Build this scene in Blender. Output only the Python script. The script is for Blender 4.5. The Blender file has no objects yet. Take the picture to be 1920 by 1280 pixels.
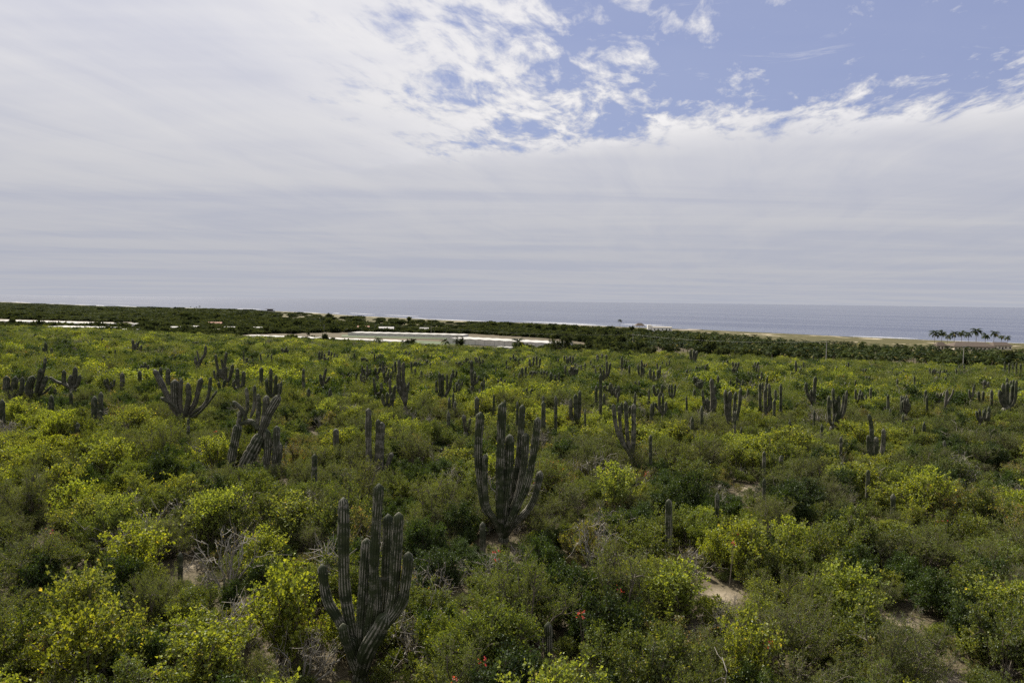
import bpy, math, random
import numpy as np
from mathutils import Matrix, Vector

R = math.radians
sc = bpy.context.scene
COL = sc.collection

# ------------------------------------------------------------------ camera
CAM_Z = 35.0
cam_d = bpy.data.cameras.new('camera')
cam = bpy.data.objects.new('camera', cam_d)
COL.objects.link(cam)
cam_d.sensor_width = 36.0
cam_d.lens = 24.0
cam_d.clip_start = 0.1
cam_d.clip_end = 200000
CROT = (Matrix.Rotation(R(90 - 3.4), 3, 'X') @ Matrix.Rotation(R(0.72), 3, 'Z'))
cam.location = (0, 0, CAM_Z)
cam.rotation_euler = CROT.to_euler()
sc.camera = cam

# ------------------------------------------------------------------ light
SUN_AZ, SUN_EL = -30.0, 43.0          # degrees from the view direction (+Y), left is negative
sun_d = bpy.data.lights.new('sun', 'SUN')
sun_d.energy = 5.0
sun_d.angle = R(0.6)
sun_d.color = (1.0, 0.93, 0.82)
sun = bpy.data.objects.new('sun', sun_d)
COL.objects.link(sun)
sd = Vector((math.sin(R(SUN_AZ)) * math.cos(R(SUN_EL)), math.cos(R(SUN_AZ)) * math.cos(R(SUN_EL)), math.sin(R(SUN_EL))))
sun.rotation_euler = sd.to_track_quat('Z', 'Y').to_euler()
sun.location = (0, 0, 80)

sc.view_settings.view_transform = 'Standard'
sc.view_settings.look = 'None'
sc.view_settings.exposure = 0.95
sc.view_settings.gamma = 1.0
sc.view_settings.use_curve_mapping = False
sc.cycles.use_denoising = False
sc.cycles.max_bounces = 6
sc.cycles.diffuse_bounces = 1
sc.cycles.transmission_bounces = 3
sc.cycles.glossy_bounces = 2
sc.cycles.sample_clamp_indirect = 6
sc.cycles.sample_clamp_direct = 1.6


class NT:
    """small helper for node trees"""
    def __init__(s, tree):
        s.t = tree; s.n = tree.nodes; s.l = tree.links
    def node(s, typ, ins=None, **kw):
        nd = s.n.new(typ)
        for k, v in kw.items():
            setattr(nd, k, v)
        for k, v in (ins or {}).items():
            s.put(nd.inputs[k], v)
        return nd
    def put(s, sock, v):
        if isinstance(v, bpy.types.NodeSocket):
            s.l.new(v, sock)
        elif v is not None:
            if sock.type == 'RGBA' and len(v) == 3:
                v = (*v, 1)
            sock.default_value = v
    def m(s, op, a, b=None, c=None, clamp=False):
        nd = s.n.new('ShaderNodeMath'); nd.operation = op; nd.use_clamp = clamp
        s.put(nd.inputs[0], a)
        if b is not None: s.put(nd.inputs[1], b)
        if c is not None: s.put(nd.inputs[2], c)
        return nd.outputs[0]
    def sstep(s, x, a, b):
        nd = s.n.new('ShaderNodeMapRange'); nd.interpolation_type = 'SMOOTHSTEP'
        s.put(nd.inputs['Value'], x); s.put(nd.inputs['From Min'], a); s.put(nd.inputs['From Max'], b)
        return nd.outputs[0]
    def lin(s, x, a, b, c=0.0, d=1.0):
        nd = s.n.new('ShaderNodeMapRange')
        s.put(nd.inputs['Value'], x); s.put(nd.inputs['From Min'], a); s.put(nd.inputs['From Max'], b)
        nd.inputs['To Min'].default_value = c; nd.inputs['To Max'].default_value = d
        return nd.outputs[0]
    def mix(s, f, a, b, blend='MIX'):
        nd = s.n.new('ShaderNodeMix'); nd.data_type = 'RGBA'; nd.blend_type = blend
        s.put(nd.inputs[0], f); s.put(nd.inputs[6], a); s.put(nd.inputs[7], b)
        return nd.outputs[2]
    def xyz(s, x, y, z=0.0):
        nd = s.n.new('ShaderNodeCombineXYZ')
        for i, v in enumerate((x, y, z)): s.put(nd.inputs[i], v)
        return nd.outputs[0]
    def noise(s, vec, scale, detail=3, rough=0.5, dist=0.0):
        nd = s.n.new('ShaderNodeTexNoise')
        if vec is not None: s.put(nd.inputs['Vector'], vec)
        nd.inputs['Scale'].default_value = scale; nd.inputs['Detail'].default_value = detail
        nd.inputs['Roughness'].default_value = rough; nd.inputs['Distortion'].default_value = dist
        return nd.outputs['Fac']


# ------------------------------------------------------------------ sky
world = bpy.data.worlds.new('World')
sc.world = world
world.use_nodes = True
w = NT(world.node_tree)
w.n.clear()
sky = w.node('ShaderNodeTexSky', sky_type='NISHITA')
sky.sun_disc = False
sky.sun_elevation = R(SUN_EL)
sky.sun_rotation = R(SUN_AZ)
sky.altitude = 30
sky.air_density = 1.0
sky.dust_density = 0.6
sky.ozone_density = 2.0
tc = w.node('ShaderNodeTexCoord')
sep = w.node('ShaderNodeSeparateXYZ', {0: tc.outputs['Generated']})
dx, dy, dz = sep.outputs
zz = w.m('ADD', w.m('MAXIMUM', dz, 0.0), 0.02)
qx = w.m('DIVIDE', dx, zz)
qy = w.m('DIVIDE', dy, zz)
CA = R(14)
v = w.m('ADD', w.m('MULTIPLY', qx, math.sin(CA)), w.m('MULTIPLY', qy, math.cos(CA)))
u = w.m('SUBTRACT', w.m('MULTIPLY', qx, math.cos(CA)), w.m('MULTIPLY', qy, math.sin(CA)))
# cover of the high cloud sheet: a clearing to the right and overhead, broken puffs along its left edge
warp = w.m('MULTIPLY', w.m('SUBTRACT', w.noise(w.xyz(u, v), 0.8, 3, 0.55), 0.5), 1.6)
cov_l = w.m('SUBTRACT', 1.0, w.sstep(w.m('ADD', qx, w.m('MULTIPLY', warp, 0.5)), -1.8, 2.65))
bot = w.m('ADD', qy, w.m('MULTIPLY', qx, 0.394))
cov_b = w.sstep(w.m('ADD', bot, w.m('MULTIPLY', warp, 0.7)), 2.3, 5.0)
cov_t = w.m('SUBTRACT', 1.0, w.sstep(w.m('ADD', bot, warp), -1.0, 1.0))      # unseen cloud added overhead and behind, for whiter light on the cacti
cov = w.m('MAXIMUM', w.m('MAXIMUM', cov_l, cov_b), cov_t)
puff = w.noise(w.xyz(w.m('MULTIPLY', u, 1.35), w.m('MULTIPLY', v, 0.70)), 2.7, 9, 0.62, 0.45)
fine = w.noise(w.xyz(w.m('MULTIPLY', u, 1.7), w.m('MULTIPLY', v, 0.8)), 7.0, 5, 0.62, 0.3)
dens = w.m('ADD', w.m('MULTIPLY', w.m('SUBTRACT', puff, 0.5), 5.2), w.m('MULTIPLY', w.m('SUBTRACT', fine, 0.5), 2.2))
soft = w.sstep(cov, 0.60, 1.0)                       # where the sheet closes into a smooth veil
dens = w.m('MULTIPLY', dens, w.m('SUBTRACT', 1.0, w.m('MULTIPLY', soft, 0.62)))
dens = w.m('ADD', dens, w.m('MULTIPLY', w.m('SUBTRACT', cov, 0.48), 2.6))
mask = w.sstep(dens, -0.30, 0.85)
wisp = w.m('MULTIPLY', w.sstep(w.noise(w.xyz(w.m('MULTIPLY', u, 0.8), w.m('MULTIPLY', v, 1.6)), 2.6, 7, 0.68, 0.8), 0.50, 0.78), 0.5)
mask = w.m('MAXIMUM', w.m('MAXIMUM', mask, wisp), 0.12)
# long soft streaks in the veil
st = w.noise(w.xyz(w.m('MULTIPLY', u, 1.25), w.m('MULTIPLY', v, 0.30)), 1.3, 7, 0.62, 0.8)
st2 = w.noise(w.xyz(w.m('MULTIPLY', qx, 0.13), w.m('MULTIPLY', qy, 0.40)), 1.0, 5, 0.58, 0.5)
streak = w.m('ADD', w.m('MULTIPLY', st, 0.24), w.m('MULTIPLY', st2, 0.76))
streak = w.sstep(streak, 0.36, 0.62)
elev = w.m('ARCSINE', dz)
high = w.sstep(elev, -0.02, 0.40)
ccol = w.mix(high, (4.8, 4.88, 5.35), (8.5, 8.4, 8.5))
cdark = w.mix(high, (4.3, 4.5, 5.25), (6.0, 6.15, 7.2))
ccol = w.mix(streak, cdark, ccol)
# the broken puffs are whiter where they are thick
edge = w.m('MULTIPLY', w.sstep(dens, 0.2, 1.2), w.m('SUBTRACT', 1.0, w.sstep(cov, 0.5, 1.0)))
ccol = w.mix(w.m('MULTIPLY', edge, 0.85), ccol, (9.6, 9.4, 9.4))
blue = w.mix(0.72, sky.outputs[0], (2.75, 3.2, 5.75))
out = w.mix(mask, blue, ccol)
bg = w.node('ShaderNodeBackground', {'Color': out, 'Strength': 0.0515})
wo = w.node('ShaderNodeOutputWorld', {'Surface': bg.outputs[0]})

# ------------------------------------------------------------------ the lie of the land
def hor(x):                           # sea horizon of the photograph, pixels of 1920
    return np.interp(x, [0, 320, 640, 960, 1280, 1600, 1920], [548, 557.5, 565, 570, 573, 573, 572.5])

PLAIN = 31.5
U_K = np.array([-0.9, -0.75, -0.25, 0.0, 0.25, 0.75, 0.9])
R130 = np.array([0.088, 0.088, 0.093, 0.101, 0.105, 0.108, 0.108])
R250 = np.array([0.063, 0.063, 0.077, 0.088, 0.093, 0.099, 0.099])
YP = np.array([650., 630., 462., 420., 396., 334., 334.])

def coast_s(X, Y):                    # metres inland of the waterline
    line = 660 - 0.875 * (X - 495)
    line = line + 190 * np.exp(-((X + 720) / 330.0) ** 2) + 14 * np.sin(X / 90.0) + 8 * np.sin(X / 37.0 + 1)
    return (line - Y) * 0.753

def vnoise(X, Y, s, seed):
    X = X / s; Y = Y / s
    return (np.sin(X * 1.7 + 1.3 * np.sin(Y * 1.1 + seed)) + np.sin(Y * 1.9 + 1.7 * np.sin(X * 0.8 + seed * 2.1)) + np.sin((X + Y) * 1.3 + seed * 3.3)) / 3

def ground_z(X, Y):
    X = np.asarray(X, float); Y = np.asarray(Y, float)
    Yc = np.maximum(Y, 96.0)
    uu = np.clip(X / Yc, -0.9, 0.9)
    r1 = np.interp(uu, U_K, R130); r2 = np.interp(uu, U_K, R250); yp = np.interp(uu, U_K, YP)
    d0, d1, d2 = 16.0, r1 * 208, r2 * 300
    drop = np.where(Yc < 208, d0 + (d1 - d0) * (Yc - 96) / 112,
           np.where(Yc < 300, d1 + (d2 - d1) * (Yc - 208) / 92,
                    d2 + (PLAIN - d2) * np.clip((Yc - 300) / (yp - 300), 0, 1)))
    z = CAM_Z - drop
    plat = np.clip((z - 4) / 8, 0, 1)
    z = z + plat * (0.35 * vnoise(X, Y, 14, 1.0) + 0.15 * vnoise(X, Y, 5, 2.0))
    s = coast_s(X, Y)
    zc = np.where(s < 0, s * 0.05,
         np.where(s < 45, s * 0.04, np.where(s < 80, 1.8 + (s - 45) * 0.05, 3.55 + 0.0 * s)))
    dune = np.exp(-((s - 110) / 40.0) ** 2) * (0.7 + 0.6 * vnoise(X, Y, 30, 4.0))
    zc = zc + np.where(s > 80, 0.15 * vnoise(X, Y, 40, 3.0), 0) + np.where(s > 0, dune, 0)
    z = np.where(s < 130, np.minimum(z, zc), np.where(z < 3.6, zc, z))
    return np.maximum(z, -6.0)

def gz(x, y):
    return float(ground_z(np.array([x]), np.array([y]))[0])

def ray(px, py):
    return CROT @ Vector(((px - 960) / 1280, (640 - py) / 1280, -1))

def hit(px, py, h=0.0, ymax=900):
    """where the sight line through a pixel of the photograph meets the ground (+h)"""
    d = ray(px, py); d = d / d.y
    Ys = np.concatenate([np.arange(8, 200, 0.1), np.arange(200, ymax, 0.5)])
    f = CAM_Z + d.z * Ys - (ground_z(d.x * Ys, Ys) + h)
    k = np.argmax(f < 0)
    return (d.x * Ys[k], Ys[k]) if f[k] < 0 else (d.x * ymax, ymax)

def far(px, py, z):
    """place on the coastal plain at height z, from its depression below the horizon"""
    dep = (py - float(hor(px))) / 1280
    Y = (CAM_Z - z) / dep
    return ((px - 960) / 1280 * Y, Y)

def to_px(X, Y, Z):
    x = 960 + 1280 * X / Y
    return x, hor(x) + 1280 * (CAM_Z - Z) / Y

# ------------------------------------------------------------------ mesh helpers
def mesh_np(name, V, F, attrs=None, smooth=False, mats=None, mat_idx=None):
    """V: n x 3; F: list of index arrays, each k x 3 or k x 4"""
    me = bpy.data.meshes.new(name)
    V = np.asarray(V, np.float32)
    F = [np.asarray(f, np.int32) for f in F if len(f)]
    me.vertices.add(len(V)); me.vertices.foreach_set('co', V.ravel())
    loops = np.concatenate([f.ravel() for f in F])
    tot = np.concatenate([np.full(len(f), f.shape[1], np.int32) for f in F])
    start = np.concatenate([[0], np.cumsum(tot)[:-1]]).astype(np.int32)
    me.loops.add(len(loops)); me.loops.foreach_set('vertex_index', loops)
    me.polygons.add(len(tot)); me.polygons.foreach_set('loop_start', start)
    me.polygons.foreach_set('loop_total', tot)
    if smooth:
        me.polygons.foreach_set('use_smooth', np.ones(len(tot), bool))
    else:
        me.polygons.foreach_set('use_smooth', np.zeros(len(tot), bool))
    for k, a in (attrs or {}).items():
        at = me.attributes.new(k, 'FLOAT', 'POINT')
        at.data.foreach_set('value', np.asarray(a, np.float32))
    for m_ in (mats or []):
        me.materials.append(m_)
    if mat_idx is not None:
        me.polygons.foreach_set('material_index', np.asarray(mat_idx, np.int32))
    me.update(calc_edges=True)
    me.validate()
    return me

def link(name, data, parent=None, loc=(0, 0, 0), rot=(0, 0, 0), scale=(1, 1, 1)):
    o = bpy.data.objects.new(name, data)
    COL.objects.link(o)
    o.location = loc; o.rotation_euler = rot; o.scale = scale
    if parent is not None:
        o.parent = parent
    return o

def tag(o, label=None, cat=None, group=None, kind=None):
    if label: o['label'] = label
    if cat: o['category'] = cat
    if group: o['group'] = group
    if kind: o['kind'] = kind
    return o

class MB:
    """collects boxes, prisms and tubes"""
    def __init__(s): s.V = []; s.F3 = []; s.F4 = []; s.n = 0
    def add(s, V, F):
        V = np.asarray(V, float)
        for f in F:
            (s.F4 if len(f) == 4 else s.F3).append([i + s.n for i in f])
        s.V.append(V); s.n += len(V)
    def box(s, x0, x1, y0, y1, z0, z1):
        s.add([(x0, y0, z0), (x1, y0, z0), (x1, y1, z0), (x0, y1, z0), (x0, y0, z1), (x1, y0, z1), (x1, y1, z1), (x0, y1, z1)],
              [(0, 3, 2, 1), (4, 5, 6, 7), (0, 1, 5, 4), (1, 2, 6, 5), (2, 3, 7, 6), (3, 0, 4, 7)])
    def tube(s, pts, rad, sides=6):
        V, F = tube(np.asarray(pts, float), np.asarray(rad, float), sides)
        s.F4 += (F + s.n).tolist(); s.V.append(V); s.n += len(V)
    def mesh(s, name, mat, smooth=False):
        return mesh_np(name, np.concatenate(s.V), [np.array(s.F3, np.int32).reshape(-1, 3), np.array(s.F4, np.int32).reshape(-1, 4)], mats=[mat], smooth=smooth)

def frames(pts):
    d = np.gradient(pts, axis=0)
    d /= np.linalg.norm(d, axis=1, keepdims=True) + 1e-9
    ref = np.array([0.37, 0.93, 0.05])
    a = np.cross(d, ref); a /= np.linalg.norm(a, axis=1, keepdims=True) + 1e-9
    b = np.cross(d, a)
    return a, b

def tube(pts, rad, sides):
    a, b = frames(pts)
    th = np.arange(sides) * 2 * np.pi / sides
    ring = a[:, None, :] * np.cos(th)[None, :, None] + b[:, None, :] * np.sin(th)[None, :, None]
    V = (pts[:, None, :] + ring * rad[:, None, None]).reshape(-1, 3)
    n = len(pts)
    i, j = np.meshgrid(np.arange(n - 1), np.arange(sides), indexing='ij')
    j2 = (j + 1) % sides
    F = np.stack([i * sides + j, i * sides + j2, (i + 1) * sides + j2, (i + 1) * sides + j], -1).reshape(-1, 4)
    return V, F

def catmull(P, n):
    P = np.asarray(P, float)
    if len(P) == 2:
        t = np.linspace(0, 1, n)[:, None]
        return P[0] * (1 - t) + P[1] * t
    Q = np.vstack([2 * P[0] - P[1], P, 2 * P[-1] - P[-2]])
    seg = np.linalg.norm(np.diff(P, axis=0), axis=1)
    cum = np.concatenate([[0], np.cumsum(seg)]); cum /= cum[-1]
    out = []
    for t in np.linspace(0, 1, n):
        k = min(np.searchsorted(cum, t, side='right') - 1, len(P) - 2)
        f = (t - cum[k]) / (cum[k + 1] - cum[k] + 1e-9)
        p0, p1, p2, p3 = Q[k:k + 4]
        out.append(0.5 * ((2 * p1) + (-p0 + p2) * f + (2 * p0 - 5 * p1 + 4 * p2 - p3) * f * f + (-p0 + 3 * p1 - 3 * p2 + p3) * f ** 3))
    return np.array(out)

# ------------------------------------------------------------------ materials
def mat(name):
    m_ = bpy.data.materials.new(name); m_.use_nodes = True
    t = NT(m_.node_tree); t.n.clear()
    o = t.n.new('ShaderNodeOutputMaterial')
    return m_, t, o

def leaf_mat(name, dark, light, old=None, old_amt=0.0, trans=0.45, patch=0.35, gloss=0.02):
    m_, t, o = mat(name)
    tint = t.node('ShaderNodeAttribute', attribute_name='tint').outputs['Fac']
    oi = t.node('ShaderNodeObjectInfo')
    geo = t.node('ShaderNodeNewGeometry')
    pn = t.noise(geo.outputs['Position'], 0.11, 3, 0.6)
    k = t.m('ADD', t.m('MULTIPLY', t.m('POWER', tint, 2.2), 0.85), t.m('MULTIPLY', t.m('SUBTRACT', oi.outputs['Random'], 0.5), patch))
    k = t.m('ADD', k, t.m('MULTIPLY', t.m('SUBTRACT', pn, 0.45), 0.75), clamp=True)
    c = t.mix(k, dark, light)
    if old:
        c = t.mix(t.m('MULTIPLY', t.m('GREATER_THAN', tint, 1 - old_amt), 0.9), c, old)
    hs = t.node('ShaderNodeHueSaturation', {'Hue': t.lin(oi.outputs['Random'], 0, 1, 0.49, 0.512), 'Saturation': t.lin(pn, 0.3, 0.7, 0.9, 1.05), 'Color': c})
    c = hs.outputs[0]
    d = t.node('ShaderNodeBsdfDiffuse', {'Color': c})
    tc_ = t.mix(1.0, c, (2.1 * trans, 2.0 * trans, 0.9 * trans), 'MULTIPLY')
    tr = t.node('ShaderNodeBsdfTranslucent', {'Color': tc_})
    mx = t.node('ShaderNodeAddShader', {0: d.outputs[0], 1: tr.outputs[0]})
    gl = t.node('ShaderNodeBsdfGlossy', {'Color': (0.9, 0.95, 1.0), 'Roughness': 0.5})
    mx2 = t.node('ShaderNodeMixShader', {0: gloss, 1: mx.outputs[0], 2: gl.outputs[0]})
    t.l.new(mx2.outputs[0], o.inputs[0])
    return m_

def plain_mat(name, a, b, scale=3.0, rough=0.8, bump=0.0, spec=0.3):
    m_, t, o = mat(name)
    geo = t.node('ShaderNodeNewGeometry')
    n1 = t.noise(geo.outputs['Position'], scale, 5, 0.6)
    c = t.mix(t.lin(n1, 0.3, 0.7), a, b)
    p = t.node('ShaderNodeBsdfPrincipled', {'Base Color': c, 'Roughness': rough, 'Specular IOR Level': spec})
    if bump:
        bp = t.node('ShaderNodeBump', {'Strength': bump, 'Distance': 0.02, 'Height': n1})
        t.l.new(bp.outputs[0], p.inputs['Normal'])
    t.l.new(p.outputs[0], o.inputs[0])
    return m_

M = {}
M['lf_yellow'] = leaf_mat('leaf_yellow_green', (0.055, 0.070, 0.010), (0.165, 0.178, 0.018), (0.25, 0.20, 0.03), 0.015, 0.58)
M['lf_green'] = leaf_mat('leaf_mid_green', (0.032, 0.046, 0.006), (0.115, 0.130, 0.014), (0.20, 0.18, 0.03), 0.015, 0.42)
M['lf_olive'] = leaf_mat('leaf_fine_olive', (0.036, 0.048, 0.008), (0.110, 0.124, 0.018), None, 0, 0.45)
M['lf_dark'] = leaf_mat('leaf_dark_vine', (0.014, 0.026, 0.004), (0.050, 0.071, 0.008), None, 0, 0.32)
M['lf_rust'] = leaf_mat('leaf_mixed_rust', (0.055, 0.062, 0.016), (0.150, 0.140, 0.026), (0.15, 0.075, 0.03), 0.10, 0.45)
M['lf_dry'] = leaf_mat('leaf_dry', (0.10, 0.085, 0.045), (0.20, 0.18, 0.08), None, 0, 0.4)
M['lf_far'] = leaf_mat('leaf_far_wood', (0.013, 0.019, 0.009), (0.048, 0.055, 0.021), None, 0, 0.3, 1.0, 0.004)
M['lf_palm'] = leaf_mat('leaf_palm', (0.010, 0.018, 0.006), (0.046, 0.056, 0.013), (0.15, 0.13, 0.04), 0.04, 0.3, 0.8, 0.006)
M['bark'] = plain_mat('bark_grey', (0.07, 0.058, 0.043), (0.17, 0.145, 0.115), 9.0, 0.85)
M['bark_pale'] = plain_mat('bark_bleached', (0.13, 0.118, 0.098), (0.29, 0.265, 0.225), 7.0, 0.75)
M['bark_dark'] = plain_mat('bark_dark', (0.045, 0.036, 0.028), (0.11, 0.09, 0.07), 4.0, 0.9)
M['palm_trunk'] = plain_mat('palm_trunk', (0.11, 0.09, 0.07), (0.21, 0.18, 0.14), 3.0, 0.9)
M['white_net'] = plain_mat('white_shade_net', (0.30, 0.288, 0.26), (0.39, 0.378, 0.345), 0.12, 0.8)
M['net_wall'] = plain_mat('shade_net_wall', (0.44, 0.42, 0.37), (0.56, 0.535, 0.475), 0.3, 0.8)
M['post'] = plain_mat('steel_post', (0.30, 0.30, 0.29), (0.42, 0.41, 0.40), 2.0, 0.5)
M['cream'] = plain_mat('cream_plaster', (0.50, 0.44, 0.34), (0.60, 0.54, 0.43), 0.6, 0.9)
M['white_wall'] = plain_mat('white_plaster', (0.66, 0.64, 0.60), (0.78, 0.76, 0.72), 0.6, 0.85)
M['thatch'] = plain_mat('thatch', (0.055, 0.042, 0.032), (0.11, 0.084, 0.064), 2.2, 0.95, 0.6)
M['tile_roof'] = plain_mat('clay_tile', (0.27, 0.13, 0.085), (0.36, 0.19, 0.13), 1.5, 0.85)
M['grey_roof'] = plain_mat('grey_sheet_roof', (0.16, 0.15, 0.15), (0.26, 0.25, 0.24), 0.8, 0.6)
M['opening'] = plain_mat('dark_opening', (0.015, 0.015, 0.015), (0.03, 0.03, 0.03), 1.0, 0.4)
M['pole'] = plain_mat('pole_concrete', (0.28, 0.26, 0.23), (0.38, 0.36, 0.33), 2.0, 0.85)
M['wire'] = plain_mat('wire', (0.03, 0.03, 0.03), (0.05, 0.05, 0.05), 2.0, 0.5)
M['petal'] = leaf_mat('petal_coral', (0.20, 0.016, 0.020), (0.33, 0.040, 0.046), None, 0, 0.45, 0.1)
M['crop'] = plain_mat('crop_rows', (0.030, 0.050, 0.016), (0.065, 0.090, 0.026), 0.35, 0.9)
M['soil'] = plain_mat('tilled_soil', (0.13, 0.105, 0.075), (0.22, 0.18, 0.125), 0.3, 0.95)
M['track'] = plain_mat('dirt_track', (0.22, 0.185, 0.135), (0.30, 0.26, 0.20), 0.4, 0.95)

# cactus skin: dark green between the ribs, pale spines on the rib crests, corky grey low down
m_, t, o = mat('cactus_skin')
rib = t.node('ShaderNodeAttribute', attribute_name='rib').outputs['Fac']
alo = t.node('ShaderNodeAttribute', attribute_name='along').outputs['Fac']
gry = t.node('ShaderNodeAttribute', attribute_name='grey').outputs['Fac']
geo = t.node('ShaderNodeNewGeometry')
sp = t.node('ShaderNodeSeparateXYZ', {0: geo.outputs['Position']})
big = t.noise(t.xyz(t.m('MULTIPLY', sp.outputs[0], 0.9), t.m('MULTIPLY', sp.outputs[1], 0.9), t.m('MULTIPLY', sp.outputs[2], 1.8)), 1.3, 4, 0.6)
dots = t.noise(geo.outputs['Position'], 16.0, 3, 0.7)
g = t.mix(t.lin(big, 0.35, 0.65), (0.015, 0.022, 0.007), (0.035, 0.044, 0.015))
cork = t.mix(t.lin(dots, 0.3, 0.7), (0.030, 0.028, 0.019), (0.078, 0.071, 0.054))
gk = t.m('ADD', t.m('MULTIPLY', gry, 1.2), t.m('MULTIPLY', t.m('SUBTRACT', big, 0.5), 1.5))
gk = t.m('SUBTRACT', gk, t.m('MULTIPLY', alo, 0.55), clamp=True)
c = t.mix(gk, g, cork)
vert = t.noise(t.xyz(t.m('MULTIPLY', sp.outputs[0], 1.1), t.m('MULTIPLY', sp.outputs[1], 1.1), t.m('MULTIPLY', sp.outputs[2], 1.0)), 1.7, 3, 0.6)
patch = t.sstep(t.m('ADD', vert, t.m('MULTIPLY', t.m('SUBTRACT', dots, 0.5), 0.35)), 0.45, 0.63)
patch = t.m('ADD', t.m('MULTIPLY', patch, 0.9), t.m('MULTIPLY', gry, 0.22), clamp=True)
spm = t.m('MULTIPLY', t.sstep(rib, 0.30, 0.85), patch)
c = t.mix(spm, c, (0.25, 0.23, 0.185))
ring = t.node('ShaderNodeAttribute', attribute_name='ring').outputs['Fac']
c = t.mix(t.m('MULTIPLY', ring, t.sstep(dots, 0.40, 0.60)), c, (0.42, 0.38, 0.33))
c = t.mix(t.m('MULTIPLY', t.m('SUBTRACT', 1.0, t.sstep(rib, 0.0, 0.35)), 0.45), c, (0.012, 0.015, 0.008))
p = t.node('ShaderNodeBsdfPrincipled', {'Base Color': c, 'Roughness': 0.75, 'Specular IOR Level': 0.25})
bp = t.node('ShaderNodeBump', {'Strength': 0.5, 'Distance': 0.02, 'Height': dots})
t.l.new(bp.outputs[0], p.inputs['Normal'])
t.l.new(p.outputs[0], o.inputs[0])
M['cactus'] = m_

# ground
m_, t, o = mat('ground_sand_and_litter')
geo = t.node('ShaderNodeNewGeometry')
pos = geo.outputs['Position']
n_b = t.noise(pos, 0.35, 5, 0.6)
n_f = t.noise(pos, 6.0, 5, 0.65)
n_p = t.noise(pos, 0.03, 4, 0.6)
sand = t.mix(t.lin(n_f, 0.3, 0.7), (0.19, 0.158, 0.108), (0.29, 0.245, 0.178))
lit = t.mix(t.lin(n_f, 0.35, 0.65), (0.050, 0.042, 0.026), (0.115, 0.095, 0.058))
plateau = t.mix(t.m('MULTIPLY', t.sstep(n_b, 0.56, 0.72), 0.45), lit, sand)
dune = t.mix(t.lin(n_f, 0.3, 0.7), (0.055, 0.051, 0.020), (0.086, 0.077, 0.032))
dune = t.mix(t.sstep(n_p, 0.56, 0.68), dune, (0.40, 0.34, 0.24))
beach = t.mix(n_f, (0.26, 0.225, 0.165), (0.34, 0.295, 0.22))
za = t.node('ShaderNodeAttribute', attribute_name='inland').outputs['Fac']
wob = t.m('ADD', za, t.m('MULTIPLY', t.m('SUBTRACT', n_p, 0.5), 50.0))
c = t.mix(t.sstep(wob, 58, 74), beach, dune)
c = t.mix(t.sstep(wob, 300, 345), c, plateau)
clr = t.node('ShaderNodeAttribute', attribute_name='clear').outputs['Fac']
c = t.mix(clr, c, sand)
p = t.node('ShaderNodeBsdfPrincipled', {'Base Color': c, 'Roughness': 0.95, 'Specular IOR Level': 0.1})
bp = t.node('ShaderNodeBump', {'Strength': 0.6, 'Distance': 0.05, 'Height': n_f})
t.l.new(bp.outputs[0], p.inputs['Normal'])
t.l.new(p.outputs[0], o.inputs[0])
M['ground'] = m_

# sea
m_, t, o = mat('sea_water')
geo = t.node('ShaderNodeNewGeometry')
sp = t.node('ShaderNodeSeparateXYZ', {0: geo.outputs['Position']})
al = t.m('ADD', t.m('MULTIPLY', sp.outputs[0], 0.753), t.m('MULTIPLY', sp.outputs[1], -0.658))   # along the shore
ac = t.m('ADD', t.m('MULTIPLY', sp.outputs[0], 0.658), t.m('MULTIPLY', sp.outputs[1], 0.753))     # away from it
swell = t.noise(t.xyz(t.m('MULTIPLY', al, 0.004), t.m('MULTIPLY', ac, 0.022)), 1.0, 4, 0.6)
slick = t.noise(t.xyz(t.m('MULTIPLY', al, 0.0011), t.m('MULTIPLY', ac, 0.0075)), 1.0, 5, 0.62)
chop = t.noise(geo.outputs['Position'], 0.33, 6, 0.65)
wv = t.m('ADD', t.m('MULTIPLY', swell, 1.2), t.m('MULTIPLY', chop, 0.9))
bp = t.node('ShaderNodeBump', {'Strength': 0.5, 'Distance': 1.8, 'Height': wv})
c = t.mix(t.sstep(slick, 0.42, 0.62), (0.016, 0.024, 0.058), (0.040, 0.050, 0.085))
p = t.node('ShaderNodeBsdfPrincipled', {'Base Color': c, 'Roughness': t.lin(slick, 0.4, 0.62, 0.17, 0.09), 'IOR': 1.333})
t.l.new(bp.outputs[0], p.inputs['Normal'])
# foam close to the beach
t.l.new(p.outputs[0], o.inputs[0])
M['sea'] = m_
M['foam'] = plain_mat('surf_foam', (0.34, 0.35, 0.37), (0.48, 0.48, 0.49), 0.2, 0.8)

# ------------------------------------------------------------------ ground sheet, sea, surf
SAND = [(1352, 1118, 0.75, 0.5), (1690, 1166, 0.55, 0.3), (1398, 915, 0.45, 0.4), (362, 1062, 0.4, 0.35), (1405, 735, 2.4, 3.0)]
SANDP = []
for (px, py, rx, ry) in SAND:
    X_, Y_ = hit(px, py)
    SANDP.append((X_, Y_, rx, ry * 1.4))

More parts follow.
